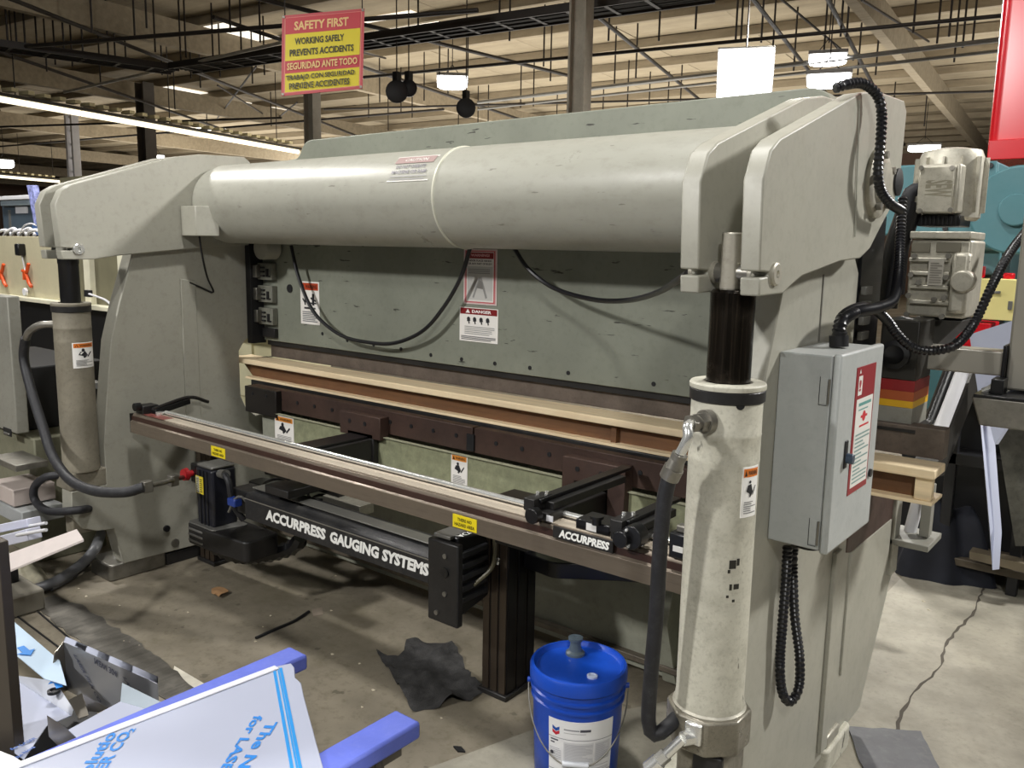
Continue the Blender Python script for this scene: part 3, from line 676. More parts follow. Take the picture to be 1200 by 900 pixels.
# die clamping rail in two lengths, with holes
for x0, x1 in ((-3.86, -2.30), (-2.29, -.95)):
    r_ = B(x0, x1, 2.62, 2.665, .822, .930, 'clamp_rail', RUST, press, .003)
    x = x0 + .12
    while x < x1:
        MB().cyl((x, 2.62, .882), (x, 2.617, .882), .0095, n=10).build('bolt_hole', DARK, r_); x += .135
B(-2.325, -2.285, 2.612, 2.64, .83, .90, 'rail_joint', DARK, press)
B(-3.87, -3.60, 2.585, 2.625, .79, .928, 'end_block', mat('black_end_block', '25211f', .4, .3, var=.2), press, .004)
for x in (-3.80, -3.68): MB().cyl((x, 2.585, .895), (x, 2.582, .895), .009, n=10).build('bolt_hole', DARK, press)
B(-3.80, -3.62, 2.64, 2.80, .50, .79, 'corner_bracket', BEDM, press, .003)
# rear guard sheet
sh = B(-3.62, -1.05, 2.598, 2.602, .50, .812, 'guard_sheet', GALV, press, 0)
B(-3.62, -1.05, 2.585, 2.605, .810, .8135, 'sheet_lip', mat('bright_sheet_edge', 'b4b49a', .4, .4), press)
# wooden beam lying on the bed
woodb = thing('wooden_beam', (-2.35, 2.75, .94), 'long wooden I-beam with pale pine flanges lying through the throat of the press', 'beam')
WZ = .942
fl = B(-4.13, -.545, 2.675, 2.81, WZ+.080, WZ+.108, 'top_flange', WOOD, woodb, .004)
B(-4.0, -.545, 2.678, 2.808, WZ, WZ+.011, 'bottom_flange', WOOD, woodb, .002)
MB().prism('y', [(-3.99, WZ+.011), (-.56, WZ+.011), (-.56, WZ+.08), (-4.08, WZ+.08)], 2.72, 2.76).build('web', WOODD, woodb)
B(-.60, -.552, 2.69, 2.72, WZ+.011, WZ+.08, 'end_stiffener', WOOD, woodb, .002)
xs_ = P(722, 512, 'y', 2.72).x
B(xs_-.012, xs_+.012, 2.700, 2.72, WZ+.011, WZ+.08, 'batten', WOODD, woodb, .001)
# three ink strokes near its left end
for i, (a_, b_) in enumerate(((306, 309), (311, 318), (313, 315))):
    q = P(a_, 418, 'z', WZ+.109); q2 = P(b_, 418, 'z', WZ+.109)
    MB().box(q.x, q2.x, q.y, q.y+.035, WZ+.108, WZ+.1086).build('ink_mark', DARK, woodb)

# ------------------------------------------------------------------ back gauge
bg = thing('back_gauge', (-2.5, 2.1, 0), 'dark back gauge assembly with a long brown crossrail on two black posts behind the bed', 'gauge')
RX0, RX1 = -3.95, -.955
MB().prism('x', [(2.0, .757), (2.0, .812), (2.006, .814), (2.012, .820), (2.012, .836), (2.018, .848), (2.025, .850), (2.105, .850), (2.105, .757)], RX0, RX1).build('crossrail', RAIL, bg, .001)
B(RX0+.05, RX1, 2.026, 2.060, .850, .8535, 'rail_top_strip', RAILTOP, bg, .0005)
B(RX0+.05, RX1, 2.063, 2.083, .850, .8535, 'rail_top_strip', RAILTOP, bg, .0005)
B(RX0, RX1, 2.0085, 2.013, .818, .838, 'rail_groove', mat('groove_brown', '3a2620', .4), bg)
B(RX0-.003, RX0, 2.0, 2.105, .757, .85, 'rail_end_cap', BLK, bg)
MB().cyl((RX0+.16, 2.096, .863), (RX1, 2.096, .863), .0105, n=20).build('guide_rod', CHROME, bg)
q = P(212, 486, 'z', .8545); MB().box(-3.87, -3.68, 2.02, 2.075, .8536, .8542).build('red_sticker', mat('faded_red_label', '7d4640', .4, var=.4, scale=40), bg)
# supporting arms from the bed to the rail
for x0, x1, lab in ((-3.02, -2.86, 0), (-1.74, -1.60, 1)):
    a = B(x0, x1, 2.10, 2.58, .70, .80, 'support_arm', BLK, bg, .004)
    B(x0+.02, x1-.02, 2.12, 2.56, .80, .812, 'arm_slide', BLKS, a, .003)
    B(x0-.01, x1+.01, 2.565, 2.60, .66, .825, 'arm_head', BLK, a, .006)
for x0, x1 in ((-3.08, -2.805), (-1.80, -1.525)):
    k_ = B(x0, x1, 2.565, 2.62, .80 if x0 < -2.5 else .70, .905, 'bed_bracket', RUST, bg, .003)
    for xx in (x0 + .07, x1 - .10): MB().cyl((xx, 2.565, .865), (xx, 2.5625, .865), .010, n=10).build('bolt_hole', DARK, k_)
B(-3.02, -2.86, 2.10, 2.58, .62, .655, 'lower_arm', BLK, bg, .004)
# posts: slotted black profile columns
def post(x0, x1, y0, y1, ztop):
    p = MB().box(x0+.004, x1-.004, y0+.004, y1-.004, .02, ztop).build('post', mat('bronze_black_profile', '2b2622', .32, .5, var=.15), bg, .002)
    n = 4; wd = (x1 - x0)
    for k in range(3):
        a = x0 + wd * (k/3 + .04); MB().box(a, a + wd*.25, y0, y0+.006, .02, ztop).build('profile_face', mat('bronze_profile_face', '4f453b', .3, .6, var=.12, scale=3, stretch=(3, 3, .2)), p, .001)
    for k in range(3):
        a = y0 + (y1-y0) * (k/3 + .04); MB().box(x1-.006, x1, a, a + (y1-y0)*.25, .02, ztop).build('profile_face', mat('black_profile_face', '201e20', .3, .5), p, .001)
    MB().box(x0-.01, x1+.01, y0-.01, y1+.01, 0, .02).build('base_plate', BLK, p, .003)
post(-1.97, -1.85, 2.31, 2.49, .76)
post(-3.99, -3.85, 2.36, 2.50, .70)
MB().cyl((-1.893, 2.309, .545), (-1.893, 2.304, .545), .006, n=8).cyl((-1.893, 2.309, .535), (-1.893, 2.304, .525), .005, n=8).build('screw', CHROME, bg)
# X drive beam with lettering
GX0, GX1 = -3.20, -2.05
gbm = MB().prism('x', [(2.12, .462), (2.12, .560), (2.135, .572), (2.20, .590), (2.25, .590), (2.25, .462)], GX0, GX1).build('drive_beam', mat('charcoal_extrusion', '2a2a2c', .35, .3, var=.12, dirt=.4, dirtcol='55534e', dscale=5), bg, .002)
B(GX0, GX1, 2.16, 2.225, .590, .596, 'beam_cover', mat('grey_belt_cover', '6f6e69', .35, .4, var=.1), gbm, .002)
B(GX0, GX1, 2.118, 2.122, .552, .556, 'beam_edge', mat('pale_edge', '8c8980', .4, .4), gbm)
tv, tf = text_mesh('ACCURPRESS')
wfn = plane_fn((0, 2.1195, 0), (1, 0, 0), (0, 0, 1))
def word(s, x0, x1, z0, z1, y, parent, col='f4f4f0', sh=.14):
    tv, tf = text_mesh(s, 2); mb = MB()
    mb.add([(x0 + a*(x1-x0) + sh*b*(z1-z0), y, z0 + b*(z1-z0)) for a, b in tv], tf); return mb.build('lettering', ink(col), parent)
def xat(px, y): return P(px, 640, 'y', y).x
word('ACCURPRESS', xat(312, 2.118), xat(381, 2.118), .489, .538, 2.1185, gbm)
word('GAUGING', xat(386, 2.118), xat(443, 2.118), .489, .538, 2.1185, gbm)
word('SYSTEMS', xat(447, 2.118), xat(502, 2.118), .489, .538, 2.1185, gbm)
# end carriage
ec = MB().box(-2.045, -1.90, 2.095, 2.125, .345, .650).build('end_plate', BLK, bg, .006)
MB().prism('x', [(2.125, .36), (2.30, .40), (2.30, .60), (2.28, .645), (2.13, .665)], -2.03, -1.93).build('carriage_block', BLKS, ec, .006)
for k in range(5): B(-1.935, -1.915, 2.14, 2.28, .42 + k*.042, .442 + k*.042, 'bellows_fold', DARK, ec, .004)
MB().prism('z', [(-2.03, 2.11), (-1.95, 2.11), (-1.95, 2.26), (-2.03, 2.26)], .655, .668).build('carriage_cover', GALVP, ec, .002)
tv, tf = text_mesh('ACCU'); MB().add([(-1.945 + .028*b, 2.13 + .10*a, .6695) for a, b in tv], tf).build('lettering', ink('eeeeea'), ec)
MB().tube([(-1.93, 2.30, .66), (-1.905, 2.30, .62), (-1.905, 2.29, .52), (-1.92, 2.2, .47)], .008, 8).build('carriage_cable', mat('olive_cable', '57523f', .5), ec)
for z in (.60, .54, .46, .38): MB().cyl((-1.96 if z > .4 else -2.0, 2.095, z), (-1.96 if z > .4 else -2.0, 2.090, z), .009 if z != .54 else .018, n=12).build('screw', STEEL if z != .54 else BLKS, ec)
# servo motor and gearbox at the left end
mx0, mx1, my0, my1 = -3.61, -3.47, 2.13, 2.26
mt = B(mx0, mx1, my0, my1, .345, .625, 'servo_motor', mat('navy_black_motor', '1d1e26', .3, var=.1), bg, .012)
B(mx0+.004, mx1-.004, my0+.004, my1-.004, .625, .640, 'motor_cap', GALVP, mt, .006)
for k in range(3): B(mx0+.035+k*.03, mx0+.042+k*.03, my0-.004, my0+.004, .35, .615, 'motor_fin', DARK, mt)
decal('rating_plate', mt, plane_fn((mx0+.012, my0-.006, .50), (1, 0, 0), (0, 0, 1)), .062, .085, [('r', .003, .003, .03, .082, 'b9b7a4'), ('r', .032, .003, .059, .082, 'e8d336')] + lines(.006, .01, .027, .078, 8, '4a4a3a') + lines(.036, .01, .056, .078, 7, '3a3a2a'), base='d8c63a')
gb_ = MB().prism('z', rpoly([(-3.66, 2.10), (-3.42, 2.10), (-3.20, 2.12), (-3.20, 2.30), (-3.66, 2.30)], .03), .245, .345).build('gearbox', BLK, bg, .008)
MB().prism('z', rpoly([(-3.655, 2.105), (-3.44, 2.105), (-3.40, 2.27), (-3.655, 2.29)], .02), .345, .352).build('gearbox_lid', GALVP, gb_, .002)
for k in range(3): B(-3.64+k*.0, -3.52, 2.096, 2.102, .262 + k*.028, .272 + k*.028, 'gearbox_rib', GALVP, gb_, .002)
MB().prism('x', [(2.15, .46), (2.15, .57), (2.25, .57), (2.25, .46)], -3.34, -3.18).build('beam_bracket', BLK, bg, .004)
em = P(232, 553, 'y', 2.2)
eb_ = B(em.x-.02, em.x+.08, 2.17, 2.25, em.z-.05, em.z+.05, 'stop_box', BLKS, bg, .01)
MB().cyl(em + Vector((0, -.03, 0)), em + Vector((-.0, -.06, 0)), .015, n=16).cyl(em + Vector((0, -.058, 0)), em + Vector((0, -.078, 0)), .032, .028, n=20).build('emergency_button', mat('red_button', 'b3262c', .3), eb_)
cn = P(258, 555, 'y', 2.15)
MB().cyl(cn, cn + Vector((.07, -.015, .012)), .019, .022, n=16).build('cable_plug', GALVP, mt)
MB().tube([cn + Vector((.06, -.015, .01)), cn + Vector((.10, -.02, -.02)), cn + Vector((.11, -.01, -.12)), cn + Vector((.13, .03, -.20))], .015, 10).build('motor_cable', HOSE, mt)
MB().tube([P(268, 600, 'y', 2.1), P(275, 585, 'y', 2.1), P(283, 582, 'y', 2.12), P(290, 590, 'y', 2.14)], .006, 8).build('loose_wire', GALVP, mt)
MB().obox(P(275, 588, 'y', 2.11), (.03, 0, 0), (0, .02, 0), (0, 0, .018)).build('blue_connector', mat('blue_plastic', '27408f', .4), mt, .005)
# cable carrier hanging under the beam
cc = []
for a_, b_ in ((236, 618), (252, 640), (280, 652), (315, 650), (345, 640), (352, 630)): cc.append(P(a_, b_, 'y', 2.33))
MB().tube(cc, .035, 8, step=.05, ribs=.06).build('cable_carrier', BLKS, bg)
# tangled cables on top of the far arm
for k, (a_, b_) in enumerate(((330, 570), (345, 566), (360, 572), (352, 580))):
    pts = [P(a_ + 22*math.cos(t)*(1-.15*k) + 8*k, b_ + 9*math.sin(t) + 3*k, 'y', 2.38 + .03*math.sin(t)) for t in [i*.7 for i in range(9)]]
    MB().tube(pts, .007, 6, step=.02).build('cable_coil', CONDUIT, bg)
B(-3.05, -2.78, 2.30, 2.55, .60, .66, 'carriage_plate', BLK, bg, .005)
B(-3.00, -2.90, 2.32, 2.46, .66, .672, 'carriage_cover', ALU, bg, .003)
B(-2.86, -2.62, 2.28, 2.36, .555, .60, 'carriage_cover', ALU, bg, .003)
# swept black brace to the right of the post
MB().prism('z', rpoly([(-1.86, 2.40), (-1.70, 2.38), (-1.50, 2.52), (-1.36, 2.60), (-1.36, 2.66), (-1.56, 2.62), (-1.72, 2.50), (-1.86, 2.52)], .03), .50, .56).build('lower_brace', BLKS, bg, .004)
MB().prism('z', rpoly([(-3.6, 2.40), (-3.2, 2.40), (-3.0, 2.5), (-3.0, 2.56), (-3.6, 2.5)], .03), .44, .50).build('lower_brace', BLKS, bg, .004)
# gauge fingers
def finger(x, ang, L, z, name='gauge_finger', scale=1):
    M = Matrix.Translation((x, 2.05, z)) @ Matrix.Rotation(ang, 4, 'Z') @ Matrix.Scale(scale, 4)
    def part(nm, m, mb, par=bg, bev=.002):
        mb.v = [tuple(M @ Vector(p)) for p in mb.v]; return mb.build(nm, m, par, bev)
    b = part(name, BLK, MB().box(-.045, .045, -.04, .07, .004, .03))
    part('finger_bar', BLK, MB().box(-.042, .036, .0, L, .030, .054), b)
    part('finger_slide', BLKS, MB().box(-.028, .010, -.03, L + .08, .054, .066), b)
    part('finger_block', BLK, MB().box(-.04, .0, -.055, .04, .030, .068), b)
    for i in range(2): part('clamp_screw', CHROME, MB().cyl((-.028 + .02*i, .02*i, .068), (-.028 + .02*i, .02*i, .078), .006, n=8), b, 0)
    part('adjusting_knob', BLKS, MB().cyl((.012, -.055, .026), (.012, -.085, .026), .024, n=20), b, .002)
    part('white_tag', WHITE, MB().box(.038, .062, -.042, -.039, .008, .026), b, 0)
    return b
finger(-1.50, 0, .42, .853)
finger(-1.19, 0, .20, .853, scale=1)
# the left finger lies turned along the rail
M = P(170, 484, 'z', .86)
lf_ = MB().box(-3.93, -3.86, 2.02, 2.10, .853, .893).build('gauge_finger', BLK, bg, .003)
d0 = P(180, 487, 'y', 2.06); d1 = P(221, 473, 'y', 2.30); d2 = P(244, 472, 'y', 2.42)
MB().obox((d0+d1)/2 + Vector((0, 0, .015)), (d1-d0)/2, (.02, 0, 0), (0, 0, .014)).build('finger_bar', BLKS, lf_, .003)
MB().tube([d0 + Vector((0, 0, .032)), d1 + Vector((0, 0, .032)), d2 + Vector((0, 0, .005))], .009, 8).build('finger_rod', BLK, lf_)
MB().cyl((-3.885, 2.02, .89), (-3.885, 1.99, .89), .02, n=16).build('adjusting_knob', BLKS, lf_, .002)
MB().cyl((-3.91, 2.03, .893), (-3.91, 2.03, .905), .008, n=10).cyl((-3.80, 2.07, .855), (-3.80, 2.07, .868), .018, n=16).build('clamp_screw', CHROME, lf_)
# small cast carriage beside the right cylinder
cb = B(-1.37, -1.25, 2.03, 2.12, .853, .885, 'stop_carriage', BLKS, bg, .004)
B(xat(648, 2.0), xat(719, 2.0), 1.997, 2.004, .820, .856, 'name_strip', BLK, bg, .001)
word('ACCURPRESS', xat(655, 2.0) + .0, xat(714, 2.0), .826, .851, 1.9965, bg)
decal('white_tag', cb, plane_fn((-1.33, 2.028, .858), (1, 0, 0), (0, 0, 1)), .035, .022, [])
MB().cyl((-1.29, 2.02, .885), (-1.29, 2.02, .905), .014, n=16).cyl((-1.29, 2.02, .905), (-1.29, 2.02, .912), .022, n=16).build('thumb_screw', BLKS, cb)
c3 = MB().cyl((-1.155, 1.985, .885), (-1.155, 2.03, .885), .034, n=20).build('round_stop', BLKS, bg, .002)
for k in range(3):
    a_ = math.radians(100 + 70*k); MB().cyl((-1.155 + .024*math.cos(a_), 1.985, .885 - .024*math.sin(a_)), (-1.155 + .024*math.cos(a_), 1.980, .885 - .024*math.sin(a_)), .005, n=8).build('screw', CHROME, c3)
e_ = B(-1.045, -.965, 2.0, 2.09, .853, .925, 'end_stop', BLKS, bg, .006)
B(-1.03, -.985, 2.01, 2.04, .925, .945, 'end_stop_cap', STEEL, e_, .004)
decal('white_tag', e_, plane_fn((-1.03, 1.998, .875), (1, 0, 0), (0, 0, 1)), .03, .016, [])

# ------------------------------------------------------------------ labels on the press
def warn_items(w, h, hdr='d9822b', text='WARNING', tcol='241a10', pict=1, body='26262a', seed=1):
    it = [('r', w*.05, h*.80, w*.95, h*.965, hdr), ('p', [(w*.10, h*.82), (w*.24, h*.82), (w*.17, h*.945)], tcol), ('t', w*.28, h*.835, w*.60, h*.09, text, tcol)]
    if pict == 1:
        it += [('o', w*.42, h*.70, w*.07, body), ('p', [(w*.30, h*.64), (w*.50, h*.66), (w*.62, h*.50), (w*.52, h*.42), (w*.38, h*.48), (w*.22, h*.52)], body), ('l', w*.62, h*.44, w*.80, h*.62, w*.06, body), ('l', w*.5, h*.5, w*.45, h*.40, w*.08, body)]
        it += lines(w*.12, h*.08, w*.88, h*.34, 6, '8a8a88', .45, seed)
    if pict == 2:
        it += [('l', w*.25, h*.45, w*.25, h*.72, w*.07, body), ('l', w*.12, h*.6, w*.25, h*.5, w*.06, body), ('l', w*.38, h*.62, w*.25, h*.5, w*.06, body),
               ('l', w*.68, h*.45, w*.68, h*.72, w*.12, body), ('l', w*.55, h*.62, w*.82, h*.55, w*.06, body), ('l', w*.52, h*.5, w*.85, h*.5, w*.05, body)]
        it += [('r', w*.2, h*.36, w*.8, h*.40, body)] + lines(w*.10, h*.06, w*.9, h*.32, 6, '77777a', .5, seed)
    return it
def rlabel(name, px0, py0, px1, py1, y, items_fn, base='eeeae4', **k):
    a = P(px0, py0, 'y', y); b = P(px1, py0, 'y', y); c = P((px0 + px1) / 2, py1, 'y', y); a2 = P((px0+px1)/2, py0, 'y', y)
    w_, h_ = b.x - a.x, a2.z - c.z
    return decal(name, press, plane_fn((a.x, y, c.z), (1, 0, 0), (0, 0, 1)), w_, h_, items_fn(w_, h_), base=base, **k)
rlabel('warning_label', 352, 330, 374, 380, 2.7985, lambda w, h: warn_items(w, h, 'b5401f', 'WARNING', '2a1208', 2), label='white warning label with an orange-red header and two black pictograms')
def big(w, h):
    return [('r', w*.03, h*.02, w*.97, h*.98, 'c98f90'), ('r', w*.06, h*.035, w*.94, h*.965, 'b8454a'), ('r', w*.09, h*.05, w*.91, h*.95, 'dcd8d2'),
            ('r', w*.10, h*.83, w*.90, h*.94, '7e1418'), ('t', w*.22, h*.865, w*.56, h*.05, 'WARNING!', 'd9a0a0'),
            ('t', w*.16, h*.775, w*.68, h*.035, 'NEVER PLACE HANDS', '202022'), ('t', w*.14, h*.72, w*.72, h*.035, 'OR ANY PART OF BODY', '202022'),
            ('r', w*.12, h*.08, w*.88, h*.69, 'bdbbb6')] + lines(w*.15, h*.56, w*.8, h*.66, 3, '8d8b88', .5, 3) + \
           [('l', w*.30, h*.12, w*.5, h*.5, w*.05, '8b8986'), ('l', w*.7, h*.12, w*.52, h*.5, w*.06, '8b8986'), ('p', [(w*.4, h*.3), (w*.6, h*.28), (w*.58, h*.4), (w*.48, h*.46)], '77746f')]
rlabel('warning_placard', 544, 292, 583, 357, 2.7985, big, base='d8c9c4', label='tall white placard with a double red border and dark red header')
def dang(w, h):
    it = [('r', w*.02, h*.80, w*.98, h*.98, '7c1216'), ('p', [(w*.16, h*.84), (w*.28, h*.84), (w*.22, h*.95)], 'f0eeea'), ('t', w*.33, h*.845, w*.50, h*.09, 'DANGER', 'f0eeea')]
    for i, cx in enumerate((.24, .40, .57, .74)):
        it += [('o', w*cx, h*.66, w*.045, '2c2c30'), ('l', w*cx, h*.64, w*(cx+.02), h*.52, w*.03, '2c2c30'), ('l', w*(cx-.04), h*.60, w*(cx+.05), h*.62, w*.02, '2c2c30')]
    return it + lines(w*.14, h*.22, w*.92, h*.48, 5, '9a9a98', .4, 5) + lines(w*.05, h*.05, w*.95, h*.18, 3, '6a6a6c', .5, 6)
rlabel('danger_label', 539, 361, 584, 401, 2.7985, dang, label='white danger label with a dark red header and four pictograms')
rlabel('warning_label', 322, 488, 344, 521, 2.5965, lambda w, h: warn_items(w, h, 'd98a35', 'WARNING', '241a10', 1, seed=4), label='small white label with an orange header at the left end of the guard sheet')
rlabel('warning_label', 529, 533, 548, 569, 2.5965, lambda w, h: warn_items(w, h, 'd98a35', 'WARNING', '241a10', 1, seed=6), label='small white label with an orange header in the middle of the guard sheet')
# on the cylinders
def cyl_label(cx, pxl, pyt, pyb, pxr, parent, m=1):
    def ang(px, py):
        d = (P(px, py, 'y', CY) - EYE); dx, dy = d.x, d.y; ex, ey = EYE.x - cx, EYE.y - CY
        A_ = dx*dx + dy*dy; B_ = 2*(ex*dx + ey*dy); C_ = ex*ex + ey*ey - .082**2; D_ = B_*B_ - 4*A_*C_
        if D_ < 0: D_ = 0
        t = (-B_ - math.sqrt(D_)) / (2*A_); q = EYE + d*t; return math.atan2(q.y - CY, q.x - cx), q.z
    a0, z1 = ang(pxl, pyt); a1, _ = ang(pxr, pyt); _, z0 = ang(pxl, pyb)
    if a1 < a0: a1 += 2*math.pi
    w_ = (a1 - a0) * .081; h_ = z1 - z0
    return decal('warning_label', parent, cyl_fn(cx, CY, z0, .0812, a0), w_, h_, warn_items(w_, h_, 'd9782b', 'WARNING', '241a10', 1, seed=8), label='white warning label with an orange header and a hand pictogram')
cyl_label(CL, 84, 402, 432, 108, cL)
cyl_label(CR, 871, 548, 607, 888, cR)
def patch(px0, py0, px1, py1, col='26241f'):
    def ang(px, py):
        d = (P(px, py, 'y', CY) - EYE); ex, ey = EYE.x - CR, EYE.y - CY
        A_ = d.x**2 + d.y**2; B_ = 2*(ex*d.x + ey*d.y); C_ = ex*ex + ey*ey - .082**2
        t = (-B_ - math.sqrt(max(0, B_*B_ - 4*A_*C_))) / (2*A_); q = EYE + d*t; return math.atan2(q.y - CY, q.x - CR), q.z
    a0, z1 = ang(px0, py0); a1, _ = ang(px1, py0); _, z0 = ang(px0, py1)
    decal('tape_scrap', cR, cyl_fn(CR, CY, z0, .0812, a0), (a1 - a0)*.081, z1 - z0, [], base=col, thick=.0008)
for q in ((855, 657, 863, 667), (853, 668, 856, 672), (855, 685, 858, 692), (860, 685, 866, 691), (864, 655, 867, 663), (851, 698, 854, 701), (858, 703, 861, 706)): patch(*q)
# on the torque tube: wrapped label
x0, x1 = P(459, 212, 'y', 2.42).x, P(507, 212, 'y', 2.42).x
def tube_fn(a, b, off):
    t = math.radians(152) - b / TR
    return Vector((x0 + a, TY + (TR+off+.0005)*math.cos(t), TZ + (TR+off+.0005)*math.sin(t)))
def tube_fn2(a, b, off):
    t = math.radians(163) - b / TR
    return Vector((x0 + a, TY + (TR+off+.0005)*math.cos(t), TZ + (TR+off+.0005)*math.sin(t)))
w_, h_ = x1 - x0, .125
decal('tube_notice', press, tube_fn2, w_, h_, [('r', w_*.03, h_*.66, w_*.97, h_*.96, 'a08884'), ('t', w_*.25, h_*.74, w_*.55, h_*.14, 'CAUTION', 'cfc8c2'),
      ('t', w_*.12, h_*.46, w_*.72, h_*.13, 'DO NOT OPERATE', '77747a'), ('t', w_*.06, h_*.26, w_*.84, h_*.13, 'MACHINE OR RAM', '77747a'), ('r', w_*.05, h_*.15, w_*.95, h_*.175, '9a989a'), ('r', w_*.05, h_*.06, w_*.9, h_*.085, '9a989a')],
      base='c9c6c0', label='worn white notice with a faded red header near the weld ring')
# hazard stickers on the rail face
for pxa, pxb in ((248, 264), (531, 559)):
    xa, xb = P(pxa, 530 if pxa < 300 else 610, 'y', 2.0).x, P(pxb, 530 if pxa < 300 else 610, 'y', 2.0).x; w_ = xb - xa; h_ = .044
    decal('hazard_sticker', bg, plane_fn((xa, 1.9992, .762), (1, 0, 0), (0, 0, 1)), w_, h_,
          [('t', w_*.2, h_*.55, w_*.6, h_*.25, 'THERE NO', '3a3408'), ('t', w_*.08, h_*.16, w_*.84, h_*.26, 'HAZARD AREA', '3a3408')], base='e8d21c', label='yellow hazard sticker with black lettering')
# ------------------------------------------------------------------ electrical enclosure
bx = thing('electrical_enclosure', (-.70, 2.2, .95), 'light grey electrical enclosure with a red-bordered notice, hung on the right side frame', 'cabinet')
x0, x1, y0, y1, z0, z1 = -.785, -.655, 2.03, 2.36, .957, 1.437
B(x0, x1, y0, y1, z0, z1, 'body', BOXG, bx, .004)
MB().box(x1+.0015, x1+.022, y0-.004, y1+.006, z0-.006, z1+.006).build('door', BOXG, bx, .006)
dr = bx.children[-1]
for za in (z1-.085, z0+.045):
    hg = MB().box(x1-.026, x1-.008, y0-.001, y0+.001, za-.032, za+.032).build('hinge', BOXG, bx, .001)
    MB().cyl((x1-.003, y0-.004, za-.03), (x1-.003, y0-.004, za+.03), .0028, n=10).build('hinge_pin', STEEL, bx)
    MB().box(x1-.027, x1-.026, y0-.0012, y0-.0, za-.034, za+.034).box(x1-.027, x1-.008, y0-.0012, y0-.0, za-.035, za-.034).build('hinge_seam', DARK, hg)
lt = MB().box(x1+.022, x1+.026, y0+.065, y0+.085, 1.155, 1.225).build('latch_plate', DARK, dr, .002)
MB().cyl((x1+.022, y0+.080, 1.18), (x1+.042, y0+.080, 1.18), .013, n=16).build('latch_knob', mat('blue_grey_knob', '3b4a5c', .35), dr, .002)
MB().cyl((x1+.022, y1-.035, 1.10), (x1+.028, y1-.035, 1.10), .011, n=14).build('lock', DARK, dr)
fnn = plane_fn((x1+.0225, y0+.115, 1.075), (0, 1, 0), (0, .0, 1))
w_, h_ = .155, .325
its = [('r', w_*.08, h_*.05, w_*.94, h_*.75, 'e4e2dc'), ('r', w_*.10, h_*.78, w_*.30, h_*.93, 'e4e2dc'), ('p', [(w_*.12, h_*.95), (w_*.2, h_*.95), (w_*.16, h_*.985)], 'e4e2dc'),
       ('t', w_*.13, h_*.81, w_*.12, h_*.09, '!', 'a33a40'), ('l', w_*.35, h_*.60, w_*.70, h_*.60, h_*.02, 'c8333a'), ('o', w_*.52, h_*.60, w_*.09, 'c8333a'),
       ('r', w_*.2, h_*.69, w_*.85, h_*.715, '5f9a94'), ('r', w_*.2, h_*.655, w_*.7, h_*.665, '5f9a94'), ('r', w_*.3, h_*.52, w_*.8, h_*.535, 'c8333a')] + lines(w_*.14, h_*.08, w_*.88, h_*.49, 13, '7f9c98', .4, 9)
decal('notice', dr, fnn, w_, h_, its, base='8e2a30', label='white notice with a dark red border and green and red print')
# flexible conduits
def conduit(name, pts, r, parent, rib=.012, m=CONDUIT, n=10): return MB().tube(pts, r, n, ribs=rib).build(name, m, parent)
MB().cyl(P(983, 406, 'y', 2.22), P(983, 393, 'y', 2.22), .024, n=16).cyl(P(983, 395, 'y', 2.22), P(985, 388, 'y', 2.22), .018, n=12).build('conduit_gland', DARK, bx)
MB().cyl((-.715, 2.14, .957), (-.715, 2.14, .925), .034, n=20).build('conduit_gland', DARK, bx)
conduit('conduit', [P(923, 640, 'y', 2.12), P(921, 680, 'y', 2.12), P(917, 730, 'y', 2.12), P(914, 780, 'y', 2.13), P(917, 812, 'y', 2.14), P(926, 822, 'y', 2.17), P(936, 806, 'y', 2.2), P(937, 770, 'y', 2.2), P(931, 720, 'y', 2.2), P(929, 660, 'y', 2.2), P(930, 640, 'y', 2.2)], .0125, bx, .012)
conduit('conduit', [P(984, 390, 'y', 2.22), P(988, 376, 'y', 2.24), P(1003, 366, 'y', 2.32), P(1030, 360, 'y', 2.5), P(1047, 350, 'y', 2.65), P(1053, 320, 'y', 2.8), P(1055, 280, 'y', 2.9), P(1058, 232, 'y', 2.95)], .0145, bx, .012)
conduit('conduit', [P(981, 390, 'y', 2.22), P(987, 372, 'y', 2.26), P(1005, 361, 'y', 2.4), P(1025, 363, 'y', 2.55), P(1040, 376, 'y', 2.65), P(1052, 392, 'y', 2.7), P(1068, 406, 'y', 2.75), P(1092, 411, 'y', 2.8), P(1120, 404, 'y', 2.85), P(1142, 378, 'y', 2.95), P(1160, 340, 'y', 3.0), P(1178, 305, 'y', 3.1), P(1192, 284, 'y', 3.2), P(1210, 262, 'y', 3.3)], .0135, bx, .013)
conduit('conduit', [P(978, 104, 'x', -.76), P(992, 99, 'x', -.74), P(1011, 98, 'x', -.72), P(1027, 110, 'x', -.70), P(1033, 130, 'x', -.69), P(1032, 165, 'x', -.68), P(1029, 200, 'x', -.68), P(1032, 222, 'x', -.68), P(1043, 238, 'x', -.67), P(1055, 246, 'x', -.67)], .0125, press, .012)
MB().cyl((-.79, 2.30, 1.44), (-.79, 2.30, 1.62), .008, n=8).build('steel_line', STEEL, press)

